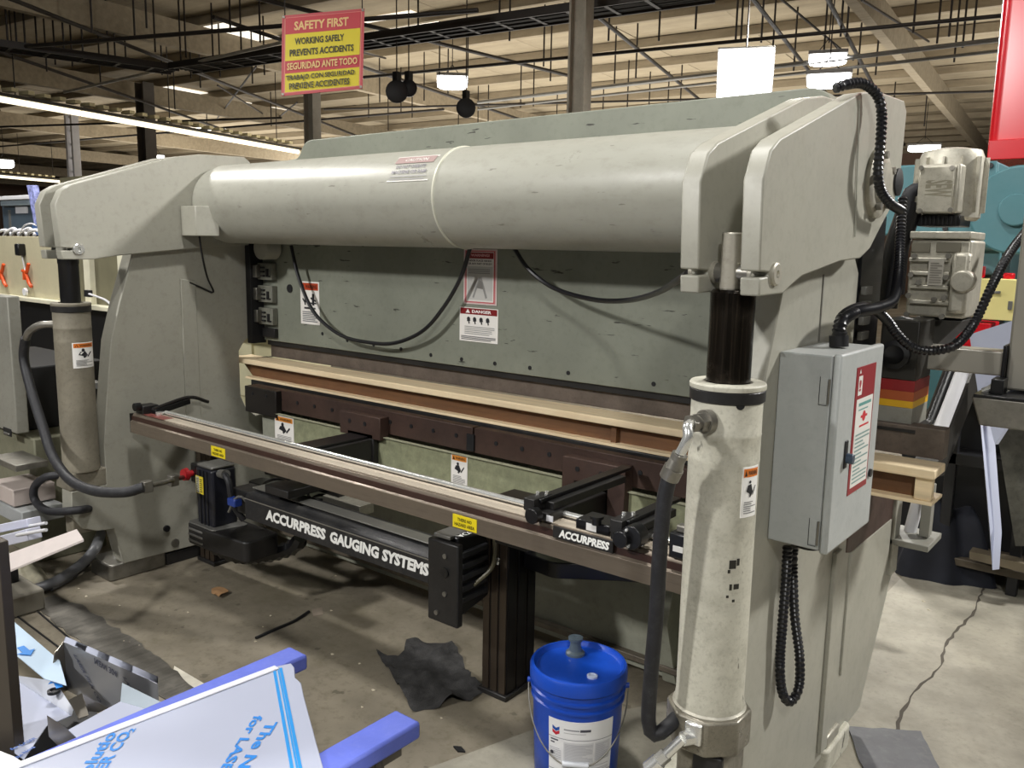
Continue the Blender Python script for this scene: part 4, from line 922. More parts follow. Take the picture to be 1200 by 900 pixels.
# ------------------------------------------------------------------ gearmotor and stand behind the right frame
gm = thing('gearmotor', tuple(P(1105, 372, 'y', 3.1)), 'cast aluminium gearmotor with a square terminal box, above the striped post', 'motor')
GY = 3.1
def gp(px, py, dy=0): return P(px, py, 'y', GY + dy)
def gbox(name, ax_, ay_, bx_, by_, dy0, dy1, m, parent, bev=.004):
    "box whose front spans the pixels (ax,ay)-(bx,by) on the plane GY+dy0"
    mid = ((ax_+bx_)/2, (ay_+by_)/2)
    a = gp(ax_, mid[1], dy0); b = gp(bx_, mid[1], dy0); t = gp(mid[0], ay_, dy0); u = gp(mid[0], by_, dy0)
    return B(a.x, b.x, GY+dy0, GY+dy1, u.z, t.z, name, m, parent, bev)
mc = gp(1110, 215, .16)
top = gp(1115, 180, .1).z; bot = gp(1115, 255, .1).z
xm = gp(1112, 215, .12).x
MB().lathe((xm, GY+.13, 0), [(.04, top+.02), (.09, top+.01), (.102, top-.02), (.102, bot), (.09, bot-.01)], 32).build('motor_barrel', ALU, gm)
for k in range(12):
    a_ = 2*math.pi*k/12; c = Vector((xm + .103*math.cos(a_), GY+.13 + .103*math.sin(a_), (top+bot)/2))
    MB().obox(c, Vector((math.cos(a_), math.sin(a_), 0))*.012, Vector((-math.sin(a_), math.cos(a_), 0))*.003, (0, 0, (top-bot)/2*.85)).build('cooling_fin', ALU, gm)
tb = gbox('terminal_box', 1077, 192, 1124, 250, -.03, .10, ALU, gm, .008)
tc_ = gbox('terminal_lid', 1075, 194, 1118, 250, -.04, -.025, ALU, tb, .006)
for px, py in ((1080, 197), (1116, 197), (1078, 247), (1114, 246)): 
    c = gp(px, py, -.04); MB().cyl(c, c + Vector((0, -.006, 0)), .008, n=8).build('lid_screw', STEEL, tb)
a = gp(1083, 231, -.04); b = gp(1115, 231, -.04); c_ = gp(1098, 211, -.04)
tv, tf = text_mesh('SEW')
# embossed, reading downwards as cast on the lid
mbt = MB(); hz = c_.z - a.z; wx = b.x - a.x
mbt.add([(a.x + v*wx, GY-.0405, c_.z - u_*hz) for u_, v in tv], tf); lg = mbt.build('embossed_logo', mat('cast_relief', '8d8877', .5, .4), tc_)
gbox('logo_panel', 1081, 210, 1117, 232, -.0398, -.0385, mat('cast_recess', 'a49f90', .5, .5), tc_, .001)
gbox('fan_grille', 1075, 252, 1125, 265, .0, .16, BLKS, gm, .003)
for k in range(9): gbox('grille_rib', 1079 + k*5, 253, 1081 + k*5, 263, -.006, .0, DARK, gm, .0)
fl_ = gbox('gear_flange', 1066, 271, 1138, 280, -.03, .2, ALU, gm, .004)
gc = gbox('gear_case', 1064, 281, 1135, 372, -.02, .2, ALU, gm, .008)
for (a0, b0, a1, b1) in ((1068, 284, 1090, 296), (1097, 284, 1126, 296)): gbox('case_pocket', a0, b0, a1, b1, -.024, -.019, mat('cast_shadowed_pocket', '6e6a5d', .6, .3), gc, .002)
for yy in (302, 318, 334, 352): gbox('case_rib', 1065, yy, 1112, yy+5, -.034, -.018, ALU, gc, .003)
gbox('case_side', 1113, 296, 1134, 368, -.05, .0, ALU, gc, .012)
cc_ = gp(1128, 330, -.05); MB().cyl(cc_ + Vector((0, .04, 0)), cc_ + Vector((.0, -.012, 0)), .036, n=28).build('bearing_cover', ALU, gc, .006)
for px, py in ((1072, 300), (1112, 300), (1068, 322), (1109, 325), (1077, 331), (1065, 346), (1095, 351), (1107, 349), (1063, 368), (1104, 371), (1134, 307)):
    c = gp(px, py, -.032); MB().cyl(c, c + Vector((0, -.012, 0)), .0095, n=6).build('case_bolt', STEEL, gc)
a = gp(1086, 334, -.036); b = gp(1104, 334, -.036); c_ = gp(1095, 303, -.036)
decal('rating_plate', gc, plane_fn((a.x, GY-.0355, a.z), (1, 0, 0), (0, 0, 1)), b.x-a.x, c_.z-a.z, lines(.006, .008, (b.x-a.x)*.9, (c_.z-a.z)*.9, 9, '6b675f', .4, 3), base='98948a')
MB().tube([gp(1077, 222, 0), gp(1066, 226, -.02), gp(1062, 250, -.02), gp(1056, 300, 0), gp(1052, 345, 0)], .022, 12).build('motor_lead', HOSE, gm)
MB().tube([gp(1070, 236, .0), gp(1060, 262, -.0), gp(1048, 300, 0), gp(1038, 360, 0)], .04, 12).build('dark_duct', BLKS, gm)
# bracket below
MB().slab([gp(1064, 373, .0), gp(1128, 376, .0), gp(1098, 404, .0), gp(1072, 432, .0), gp(1062, 432, .0)], (0, .25, 0)).build('mount_web', mat('dark_bracket', '2f2d29', .5), gm, .003)
# striped post
sp = thing('striped_post', tuple(P(1052, 500, 'y', 2.86)), 'short dark machine post with red, orange and yellow bands behind the enclosure', 'post')
xa = P(1028, 440, 'y', 2.86).x; xb = P(1073, 440, 'y', 2.86).x
def zat(py): return P(1052, py, 'y', 2.86).z
B(xa, xb, 2.86, 3.05, zat(500), zat(477), 'beige_band', GREYB, sp, .002)
B(xa, xb, 2.86, 3.05, zat(477), zat(469), 'yellow_band', mat('amber_yellow', 'd9a821', .4), sp, .001)
B(xa, xb, 2.86, 3.05, zat(469), zat(458), 'orange_band', mat('dull_orange', 'a8542c', .4), sp, .001)
B(xa, xb, 2.86, 3.05, zat(458), zat(445), 'red_band', mat('dark_red', '8c1f22', .4), sp, .001)
B(xa, xb, 2.86, 3.05, zat(445), zat(375), 'post_upper', mat('grime_black_post', '26241f', .5, var=.3), sp, .004)
c = P(1050, 415, 'y', 2.86); MB().lathe(c, [(.045, 0), (.045, .02), (.03, .024), (.02, .018)], 24, (0, -1, 0)).build('round_boss', DARK, sp)
B(xa, xb + .02, 2.83, 3.05, zat(500) - .01, zat(500) + .0, 'post_ledge', BLK, sp)
# arm + pendant column
pc = thing('pendant_column', tuple(P(1190, 462, 'y', 3.0)), 'pale grey upright box column with a side arm at the right edge, on a small tray', 'column')
a = P(1183, 400, 'y', 3.0); b = P(1215, 400, 'y', 3.0)
zc0 = P(1190, 458, 'y', 3.0).z
MB().box(a.x, b.x, 3.0, 3.12, zc0, 2.05).build('upright', mat('satin_grey_column', '9a968c', .35, .2, var=.05), pc, .008)
B(a.x + .07, a.x + .075, 2.996, 3.001, zc0, 2.05, 'edge_seam', WHITE, pc)
c0_ = P(1079, 418, 'y', 3.0); 
B(c0_.x, a.x - .008, 3.0, 3.10, P(1120, 436, 'y', 3.0).z, P(1120, 408, 'y', 3.0).z, 'side_arm', mat('satin_grey_column', ''), pc, .005)
B(a.x - .012, a.x + .0, 2.98, 3.12, P(1175, 447, 'y', 3.0).z, P(1175, 404, 'y', 3.0).z, 'arm_plate', BLKS, pc, .003)
MB().prism('y', [(P(1140, 465, 'y', 2.9).x, zc0-.015), (b.x+.05, zc0-.015), (b.x+.05, zc0-.10), (P(1150, 487, 'y', 2.9).x, zc0-.10)], 2.88, 3.2).build('tray', STEEL, pc, .004)
B(P(1142, 462, 'y', 2.9).x, b.x+.05, 2.88, 3.2, zc0-.016, zc0-.006, 'tray_rim', BLKS, pc, .002)
MB().cyl(P(1152, 459, 'y', 2.95), P(1163, 455, 'y', 2.95), .012, n=10).build('clamp_lever', CHROME, pc)
B(P(1163, 450, 'y', 2.95).x, P(1178, 450, 'y', 2.95).x, 2.92, 3.0, zc0-.006, zc0+.04, 'clamp_block', BLKS, pc, .003)


# teal machine
tm = thing('teal_machine', (P(1120, 660, 'y', 4.6).x, 4.8, 0), 'teal painted machine with a round flywheel behind the gearmotor', 'machine')
TYY = 4.4
def tp(px, py, y=TYY): return P(px, py, 'y', y)
def tbox(name, x0_, y0_, x1_, y1_, Y, dpt, m, parent, bev=.006):
    mid = ((x0_+x1_)/2, (y0_+y1_)/2); a = P(x0_, mid[1], 'y', Y); b = P(x1_, mid[1], 'y', Y); t = P(mid[0], y0_, 'y', Y); u = P(mid[0], y1_, 'y', Y)
    return B(a.x, b.x, Y, Y+dpt, u.z, t.z, name, m, parent, bev)
tbox('housing', 1030, 192, 1166, 276, TYY, .5, TEAL, tm, .01)
tbox('cover_panel', 1100, 190, 1164, 274, TYY-.02, .02, TEAL, tm, .004)
for px, py in ((1161, 194), (1161, 268), (1108, 268)):
    c = tp(px, py, TYY-.02); MB().cyl(c, c + Vector((0, -.01, 0)), .012, n=8).build('panel_bolt', DARK, tm)
fw = tp(1192, 246, 4.3)
MB().cyl(fw + Vector((0, 0, 0)), fw + Vector((0, .10, 0)), .19, n=40).build('flywheel', TEAL, tm, .01)
MB().cyl(fw + Vector((0, -.03, 0)), fw + Vector((0, 0, 0)), .07, n=24).build('flywheel_hub', TEAL, tm, .006)
for dz in (-.14, .14): MB().cyl(fw + Vector((-.26, .12, dz)), fw + Vector((0, .12, dz)), .035, n=16).build('shaft', TEAL, tm)
tbox('neck', 1145, 276, 1172, 322, TYY+.05, .35, TEAL, tm, .008)
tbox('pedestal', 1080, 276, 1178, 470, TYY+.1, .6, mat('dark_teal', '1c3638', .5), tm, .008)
tbox('lower_panel', 1072, 430, 1110, 480, TYY+.06, .03, TEAL, tm, .004)
B(P(1050, 600, 'y', 5.0).x, P(1300, 600, 'y', 5.0).x, 5.0, 5.6, 0, 1.25, 'base', DARK, tm, .01)
B(tp(1080, 470).x, tp(1178, 470).x, 4.9, 5.2, .9, P(1100, 470, 'y', TYY+.1).z, 'base_riser', DARK, tm, .01)
for (x0_, y0_, x1_, y1_) in ((1146, 282, 1153, 286), (1159, 281, 1164, 291), (1141, 312, 1152, 326), (1175, 320, 1187, 332)): tbox('red_knob', x0_, y0_, x1_, y1_, TYY-.03, .06, REDP, tm, .006)
yb = tbox('yellow_panel', 1139, 327, 1190, 375, TYY-.12, .10, YEL, tm, .003)
tbox('panel_pull', 1161, 341, 1172, 344, TYY-.13, .012, GALVP, yb, .001)
tbox('panel_hinge', 1181, 353, 1186, 363, TYY-.13, .012, GALVP, yb, .001)
tbox('red_crate_edge', 1120, 378, 1160, 408, TYY-.14, .2, REDP, tm, .004)
# red column
rc = thing('red_machine_column', tuple(P(1190, 200, 'y', 6.2)), 'tall glossy bright red machine column rising to the roof at the right edge', 'column')
a = P(1163, 100, 'y', 6.2); zb = P(1160, 188, 'y', 6.2).z
rc.location.z = 0; rc['_o'] = (rc['_o'][0], rc['_o'][1], 0)
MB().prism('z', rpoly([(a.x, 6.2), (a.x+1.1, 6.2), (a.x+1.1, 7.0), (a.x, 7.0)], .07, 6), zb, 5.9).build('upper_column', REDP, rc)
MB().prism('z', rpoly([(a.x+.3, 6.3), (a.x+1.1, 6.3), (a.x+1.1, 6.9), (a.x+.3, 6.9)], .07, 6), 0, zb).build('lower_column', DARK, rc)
B(a.x+.02, a.x+.5, 6.16, 6.2, zb+.0, zb+.12, 'hazard_plate', REDP, rc, .004)

# dark storage rack with leaning panels, far right
rk = thing('storage_rack', (P(1190, 660, 'z', 0).x, 4.85, 0), 'black steel rack in shadow behind the right end of the press', 'rack')
ax_, bx__ = P(1096, 600, 'y', 4.7).x, P(1290, 600, 'y', 4.7).x
B(ax_, bx__, 4.7, 4.98, .10, .14, 'deck', mat('rack_deck', '4a4236', .6), rk, .004)
for x in (ax_+.02, (ax_+bx__)/2, bx__-.05):
    B(x, x+.05, 4.72, 4.77, 0, .95, 'upright', DARK, rk, .004)
B(ax_, bx__, 4.72, 4.77, .62, .68, 'shelf_beam', DARK, rk, .004)
B(ax_, bx__, 4.78, 4.98, .64, .66, 'shelf', DARK, rk)
def lean(name, pts, off, m, label, cat, group=None, bev=0):
    o = MB().slab(pts, off).build(name, m, None, bev); return tag(o, label, cat, group)
PY = 4.3
lean('film_covered_strip', [P(1144, 440, 'y', 4.4), P(1153, 440, 'y', 4.4), P(1166, 625, 'y', 3.9), P(1163, 668, 'y', 3.86), P(1160, 620, 'y', 3.9)], (.02, .03, 0), FILM, 'tall narrow white film-covered strip leaning beside the dark rack', 'panel')
lean('film_covered_sheet', [P(1136, 392, 'y', 4.15), P(1192, 374, 'y', 4.15), P(1192, 452, 'y', 4.15), P(1150, 486, 'y', 4.15), P(1146, 460, 'y', 4.15)], (.01, .02, 0), FILM, 'white film-covered sheet standing below the yellow panel', 'panel')
lean('film_covered_offcut', [P(1157, 487, 'y', 4.1), P(1186, 490, 'y', 4.1), P(1166, 521, 'y', 4.05)], (.01, .02, 0), FILM, 'small triangular white film-covered offcut under the column tray', 'panel')
lean('dark_leaning_bar', [P(1128, 432, 'y', 4.2), P(1142, 432, 'y', 4.2), P(1092, 560, 'y', 3.9), P(1060, 560, 'y', 3.9)], (.03, .08, 0), mat('dark_profile', '3c3a36', .4, .3), 'dark grey channel leaning diagonally behind the end of the wooden beam', 'bar')
tag(MB().cyl(P(1130, 430, 'y', 4.1), P(1100, 508, 'y', 3.95), .028, n=16).build('white_tube', WHITE), 'short white tube leaning beside the dark grey channel', 'tube')
tag(MB().cyl(P(1078, 578, 'y', 3.36), P(1064, 632, 'y', 3.36), .022, n=16).build('white_tube', WHITE), 'white tube standing below the right end of the wooden beam', 'tube')
tag(MB().cyl(P(1118, 432, 'y', 4.3), P(1092, 500, 'y', 4.15), .042, n=12).build('black_roll', BLKS), 'black tilted roll left of the short white tube', 'roll')
B(P(1079, 600, 'y', 3.3).x, P(1091, 600, 'y', 3.3).x, 3.3, 3.35, P(1085, 630, 'y', 3.3).z, P(1085, 568, 'y', 3.3).z, 'support_upright', GREYB, press, .003)
B(-.80, P(1095, 630, 'y', 3.3).x, 3.22, 3.42, P(1075, 637, 'y', 3.3).z, P(1075, 630, 'y', 3.3).z, 'support_plate', GREYB, press, .003)
# grey crumpled sheet
lean('grey_tarpaulin', [P(1168, 505, 'y', 4.68), P(1215, 500, 'y', 4.68), P(1215, 640, 'y', 4.6), P(1190, 640, 'y', 4.6)], (0, .05, 0), mat('grey_tarp', '5b5a52', .7, var=.3, scale=12, dirt=.6, dirtcol='2c2b28'), 'grey crumpled tarpaulin hanging at the right edge of the rack', 'tarpaulin')
o = lean('timber_plank', [P(1136, 646, 'y', 4.6), P(1215, 664, 'y', 4.6), P(1215, 675, 'y', 4.6), P(1136, 655, 'y', 4.6)], (0, .08, 0), mat('dirty_timber', '6f6553', .7, var=.2), 'dirty timber plank along the foot of the rack', 'plank')
# heap of navy cloth
def heap(name, cx, cy, rx, ry, h, m, label, cat, seed=1, z=0):
    rnd = random.Random(seed); n = 40; rings_ = []
    ph = [rnd.uniform(0, 6.28) for _ in range(12)]
    vs_ = []; fs = []
    K = 18
    for k in range(K + 1):
        t = k / K
        for i in range(n):
            a_ = 2*math.pi*i/n; rr = (1 - t) if k < K else 0.0
            bump = 1 + .12*math.sin(3*a_ + ph[0]) + .08*math.sin(7*a_ + ph[1])
            x = cx + rx*rr*bump*math.cos(a_); y = cy + ry*rr*bump*math.sin(a_)
            zz = h * (1 - rr**2.4) * (1 + .16*math.sin(3.1*(x-cx)/rx + ph[2]) * math.sin(2.7*(y-cy)/ry + ph[3]) + .10*math.sin(5*((x-cx)/rx + (y-cy)/ry) + ph[4]) + .04*math.sin(11*(x-cx)/rx + 4*(y-cy)/ry))
            vs_.append((x, y, z + max(0, zz)))
        if k:
            for i in range(n): fs.append(((k-1)*n+i, (k-1)*n+(i+1) % n, k*n+(i+1) % n, k*n+i))
    fs.append(tuple(range(n))[::-1])
    o = MB().add(vs_, fs).build(name, m, None, smooth=60); return tag(o, label, cat)
q = P(1120, 655, 'z', 0)
heap('cloth_heap', P(1112, 655, 'z', 0).x, 4.82, .25, .17, .40, mat('navy_cloth', '141722', .8, var=.3), 'dark navy heap of cloth on the floor in front of the rack', 'cloth', 3)

# ------------------------------------------------------------------ oil pail
pl = thing('oil_pail', (-1.415, 2.14, 0), 'blue plastic oil pail with a white label and a pull-up spout, beside the black post', 'bucket')
BLUE = mat('blue_pail_plastic', '1247b4', .28, var=.04, dirt=.15, dirtcol='0d2f7c', dscale=8)
BX, BY = -1.415, 2.14
prof = [(.002, 0), (.130, 0), (.134, .008), (.142, .20), (.1435, .262), (.150, .265), (.150, .272), (.144, .276), (.144, .290), (.1525, .294), (.1525, .302), (.146, .306), (.146, .322), (.152, .326)]
MB().lathe((BX, BY, 0), prof, 64).build('pail_body', BLUE, pl, smooth=40)
MB().lathe((BX, BY, 0), [(.152, .324), (.156, .328), (.156, .362), (.152, .370), (.144, .372), (.140, .362), (.134, .356), (.002, .356)], 64).build('lid', BLUE, pl, smooth=40)
sx, sy = -1.47, 2.20
spx = MB().lathe((sx, sy, 0), [(.032, .356), (.031, .364), (.022, .370), (.018, .385), (.017, .402), (.024, .405), (.024, .414), (.012, .417), (.002, .414)], 28).build('spout', mat('grey_spout', '56636c', .4, var=.1), pl, smooth=40)
q = P(694, 793, 'z', .357); MB().lathe((q.x, q.y, 0), [(.017, .356), (.017, .362), (.011, .364), (.010, .361), (.002, .361)], 20).build('spout_tab', mat('clear_plastic_tab', 'b9c4dd', .3), pl)
ang = math.atan2(-BY, -BX) # towards the camera
lw = .215; lh = .222
a0 = ang - lw/2/.142 + .12
def pail_fn(a, b, off):
    t = a0 + a/.1425; r = .1345 + (b + .02) * .038 + .0012
    return Vector((BX + (r+off)*math.cos(t), BY + (r+off)*math.sin(t), .022 + b))
its = [('p', [(.014, .200), (.026, .193), (.038, .200), (.038, .189), (.026, .182), (.014, .189)], '1d4fa8'), ('p', [(.014, .187), (.026, .180), (.038, .187), (.038, .176), (.026, .169), (.014, .176)], 'c22038'),
       ('r', .052, .192, .100, .196, '8e8e96'), ('r', .102, .190, .135, .198, '4a4a55'), ('r', .052, .182, .12, .184, 'b5b5b8'),
       ('r', 0, .160, lw, .162, '8b8b94'), ('r', .008, .150, .034, .155, '5a5a66'), ('r', .008, .140, .022, .145, '5a5a66'), ('r', .052, .086, .145, .152, 'd3d3d6'), ('r', .150, .09, .205, .152, 'd8d8dc')]
its += lines(.056, .090, .142, .148, 14, 'b4b4ba', .4, 2) + lines(.153, .092, .20, .15, 12, 'bcbcc2', .4, 3) + lines(.006, .09, .045, .130, 7, 'b4b4ba', .4, 4)
its += [('o', .014, .108, .006, '3a3a44'), ('r', 0, .052, lw, .054, '8b8b94')] + lines(.052, .058, .2, .08, 4, 'bcbcc2', .4, 7)
its += [('r', .012 + k*.003, .022, .0135 + k*.003, .046, '3a3a44') for k in range(9)] + [('r', .12 + (k % 3)*.028, .024, .142 + (k % 3)*.028, .046, '55555f') for k in range(3)]
its += lines(.05, .004, .2, .046, 4, 'a5a5ac', .3, 8)
decal('pail_label', pl, pail_fn, lw, lh, its, base='eeeef0', label='white printed label with a blue and red double chevron emblem')
hp_ = []
cu_, cv_ = Vector((math.cos(ang + math.pi/2), math.sin(ang + math.pi/2), 0)), Vector((math.cos(ang), math.sin(ang), 0))
for k in range(13):
    t = math.pi * k / 12; hp_.append(Vector((BX, BY, .30)) - cu_*(.160*math.cos(t)) * 1.0 + cv_*(.148*math.sin(t)) + Vector((0, 0, -.205*math.sin(t))))
MB().tube(hp_, .0022, 6).build('wire_bail', STEEL, pl)
MB().cyl(hp_[5], hp_[7], .009, n=14).build('bail_grip', mat('white_grip', 'c9ccd2', .4), pl, .002)
for s_ in (-1, 1): MB().cyl(Vector((BX, BY, .30)) + cu_*.146*s_, Vector((BX, BY, .30)) + cu_*.163*s_, .009, n=12).build('bail_lug', BLUE, pl)

# ------------------------------------------------------------------ things on the floor
def flat_irregular(name, pts, h, m, label, cat, seed=1, jag=.012, group=None, crumple=0):
    rnd = random.Random(seed); out = []
    k = len(pts)
    for i in range(k):
        a, b = Vector(pts[i]), Vector(pts[(i+1) % k]); n = max(1, int((b-a).length/.04))
        for j in range(n):
            p = a + (b-a)*j/n; out.append((p.x + rnd.uniform(-jag, jag), p.y + rnd.uniform(-jag, jag)))
    if not crumple:
        o = MB().prism('z', out, .0, h).build(name, m)
    else:
        bm = bmesh.new(); vs_ = [bm.verts.new((x, y, .0015)) for x, y in out]; bm.faces.new(vs_)
        bmesh.ops.triangulate(bm, faces=bm.faces)
        for _ in range(4): bmesh.ops.subdivide_edges(bm, edges=[e for e in bm.edges if e.calc_length() > .022], cuts=1)
        bmesh.ops.triangulate(bm, faces=bm.faces)
        from mathutils import noise
        for v in bm.verts:
            v.co.z = .002 + max(0, crumple * (noise.noise(v.co * 9 + Vector((seed, 0, 0))) * .9 + .35 * noise.noise(v.co * 31)) + crumple*.25)
        bm.verts.index_update()
        mb = MB().add([tuple(v.co) for v in bm.verts], [tuple(v.index for v in f.verts) for f in bm.faces]); bm.free()
        o = mb.build(name, m, None, smooth=80)
    return tag(o, label, cat, group)
def fl2(*pp): return [tuple(P(a, b, 'z', 0)[:2]) for a, b in pp]
RAG = mat('black_oily_rag', '2e2d2d', .75, var=.45, scale=30, dirt=.4, dirtcol='5a5855', dscale=25, bump=.5)
flat_irregular('oily_rag', fl2((443, 768), (468, 772), (478, 752), (500, 755), (528, 753), (545, 780), (552, 800), (570, 806), (552, 822), (485, 836)), .01, RAG, 'crumpled black oily rag on the floor in front of the black post', 'rag', 4, .008, crumple=.045)
MATM = mat('dark_worn_sheet', '55524c', .35, .2, var=.3, scale=8, stretch=(6, .6, 1), dirt=.5, dirtcol='8a857b', dscale=10)
flat_irregular('scuffed_sheet', fl2((38, 708), (62, 698), (100, 712), (170, 760), (228, 806), (196, 822), (120, 775)), .004, MATM, 'dark scuffed metal sheet lying flat on the floor behind the stainless offcuts', 'sheet', 2, .01)
for i, (a, b, lab) in enumerate((((34, 708), (105, 768), 'upper thin dark line of strip on the floor by the scuffed sheet'), ((12, 716), (76, 764), 'lower thin dark strip on the floor by the scuffed sheet'))):
    p, q = P(*a, 'z', .004), P(*b, 'z', .004); tag(MB().cyl(p, q, .004, n=6).build('thin_strip', DARK), lab, 'strip')
flat_irregular('rubber_mat', fl2((994, 853), (1078, 858), (1130, 960), (1040, 990)), .006, mat('grey_rubber_mat', '55565a', .5, var=.2, scale=9, dirt=.4, dirtcol='7b7b7a'), 'grey worn flat mat on the floor by the right front foot of the press', 'mat', 3, .004)
flat_irregular('pink_scrap', fl2((976, 850), (992, 852), (990, 876), (975, 872)), .003, mat('grey_pink_scrap', '8b8480', .5), 'small grey scrap of sheet between the press foot and the mat', 'scrap', 5, .003)
flat_irregular('dark_scrap', fl2((948, 892), (965, 888), (970, 900), (955, 905)), .01, DARK, 'small black scrap on the floor at the foot of the right side frame', 'scrap', 8, .004)
flat_irregular('dry_leaf', fl2((246, 697), (253, 689), (262, 690), (268, 696), (257, 702)), .006, mat('brown_paper', 'a9835c', .7, var=.2, scale=30), 'small crumpled brown scrap of paper lying alone on the floor', 'paper', 2, .006, crumple=.02)
flat_irregular('black_clip', fl2((530, 876), (541, 876), (546, 883), (536, 882)), .006, DARK, 'small black clip on the bare concrete left of the blue pail', 'clip', 6, .004)
flat_irregular('paper_scrap', fl2((366, 715), (378, 712), (379, 721), (368, 723)), .004, mat('pale_scrap', '8c8072', .7), 'pale scrap of paper on the floor under the gauge beam', 'paper', 7, .003)
rnd = random.Random(9)
for (x, y) in ((388, 716), (220, 718), (140, 710), (101, 699), (198, 722), (92, 690), (145, 752), (152, 753), (163, 757), (299, 752), (308, 735), (317, 722), (389, 767), (421, 778), (437, 809), (424, 829), (517, 842), (463, 676), (393, 675), (1082, 705), (1088, 715)):
    p = P(x, y, 'z', 0); s_ = rnd.uniform(.005, .011)
    tag(MB().add([(p.x-s_, p.y, 0.001), (p.x+s_*.4, p.y-s_*.7, 0.001), (p.x+s_, p.y+s_*.5, .002), (p.x, p.y+s_*.8, .001), (p.x, p.y, .006)], [(0, 1, 4), (1, 2, 4), (2, 3, 4), (3, 0, 4), (3, 2, 1, 0)]).build('debris_chip', mat('white_chip', 'b7ad97', .7)),
        'tiny pale chip of debris on the stained floor', 'debris', 'tiny chips on the floor')
# twig of dirt
tag(MB().tube([P(300, 748, 'z', .004), P(322, 738, 'z', .004), P(345, 728, 'z', .004), P(362, 717, 'z', .004)], .008, 6).build('dirt_strip', DARK), 'dark string of swarf on the floor under the gauge beam', 'debris')

# ------------------------------------------------------------------ saw-horses and big film-covered panel, foreground
def horse(x0, x1, y1, label):
    t = thing('trestle', ((x0+x1)/2, .7, 0), label, 'trestle', None)
    MB().box(x0, x1, -.3, y1, .558, .60).build('padded_top', TAPE, t, .007)
    for yy in (y1 - .12, .1):
        for s_ in (-1, 1):
            MB().tube([((x0+x1)/2 + s_*.02, yy + s_*.0, .556), ((x0+x1)/2 + s_*.20, yy + .03*s_, .0)], .014, 8, smooth=False).build('leg', mat('dull_steel_leg', '55504a', .4, .5), t)
    MB().box((x0+x1)/2-.03, (x0+x1)/2+.03, -.28, y1-.05, .535, .557).build('crossbar', mat('dull_steel_leg', ''), t)
    return t
horse(-1.812, -1.735, 1.325, 'trestle with a blue-taped top, far one, half under the white panel')
horse(-1.362, -1.28, 1.29, 'trestle with a blue-taped top sticking out right of the white panel')
bp = thing('film_covered_sheet', (-1.4, .7, .60), 'large white film-covered sheet with blue laser-film print lying on the trestles', 'panel')
ZP = .612
def zp(px, py): return P(px, py, 'z', ZP)
pts = [zp(12, 898), zp(322, 781), zp(341, 777), zp(345, 782), zp(346, 794), zp(353, 800), zp(356, 815), zp(379, 900)]
e0 = pts[0] + (pts[0] - pts[1]) * .9; e1 = pts[-1] + (pts[-1] - pts[-2]) * 1.4
MB().slab([e0] + pts + [e1, Vector((-1.1, -.3, ZP))], (0, 0, -.011)).build('panel_sheet', FILM, bp, .002)
a, b = e0, pts[1]; d = (b-a).normalized(); n = Vector((d.y, -d.x, 0))
MB().slab([a + n*.0, b + n*.0, b + n*.022, a + n*.022], (0, 0, .004)).build('folded_lip', mat('white_film_lip', 'dcdde6', .3, var=.02), bp, .002)
for k, (dx_, w__) in enumerate(((0, .0035), (6, .002), (10, .0035))):
    p, q = zp(321 + dx_*.8, 783), zp(343 + dx_, 905); d = (q-p).normalized(); n = Vector((-d.y, d.x, 0)) * w__
    MB().slab([p-n, p+n, q+n, q-n], (0, 0, .0012)).build('blue_stripe', mat('blue_film_stripe', '2f8fd6', .3, var=0), bp)
def film_text(s, p0, p1, hgt, parent, z=ZP, col='2b7fd0'):
    a, b = P(*p0, 'z', z), P(*p1, 'z', z); d = (b-a); n = Vector((-d.y, d.x, 0)).normalized() * hgt
    tv, tf = text_mesh(s); return MB().add([a + d*u_ + n*v_ + Vector((0, 0, .0014)) for u_, v_ in tv], tf).build('film_print', ink(col), parent)
film_text('The Nova', (313, 846), (255, 936), .025, bp)
film_text('for LASER', (298, 839), (247, 918), .022, bp)
film_text('Solutio', (98, 918), (138, 859), .026, bp)
film_text('LASER CO', (104, 932), (155, 858), .025, bp)
film_text('2', (156, 859), (160, 854), .012, bp)
# ------------------------------------------------------------------ offcut cart, lower left
oc = thing('offcut_cart', (-1.95, .55, 0), 'low dark cart carrying the stainless offcuts in the lower left corner', 'cart')
B(-2.6, -1.86, .0, 1.12, .20, .23, 'deck', DARK, oc, .004)
for x in (-2.55, -1.92):
    for y in (.08, 1.04):
        MB().cyl((x-.015, y, .055), (x+.015, y, .055), .055, n=20).build('caster', HOSE, oc, .004)
        B(x-.02, x+.02, y-.02, y+.02, .10, .20, 'caster_fork', STEEL, oc)
def scrap(name, polys, m, label, th=(0, 0, -.003), mats=None):
    t = thing(name, tuple(polys[0][0]), label, 'offcut')
    for k, (pp) in enumerate(polys): MB().slab(pp, th if not isinstance(th, list) else th[k]).build('face' if k == 0 else 'flange', (mats or [m]*9)[k], t, .0006)
    return t
Z1 = .44
def S(px, py, z=Z1): return P(px, py, 'z', z)
FILMG = mat('grey_film_over_steel', '9b9ca0', .3, .4, var=.08)
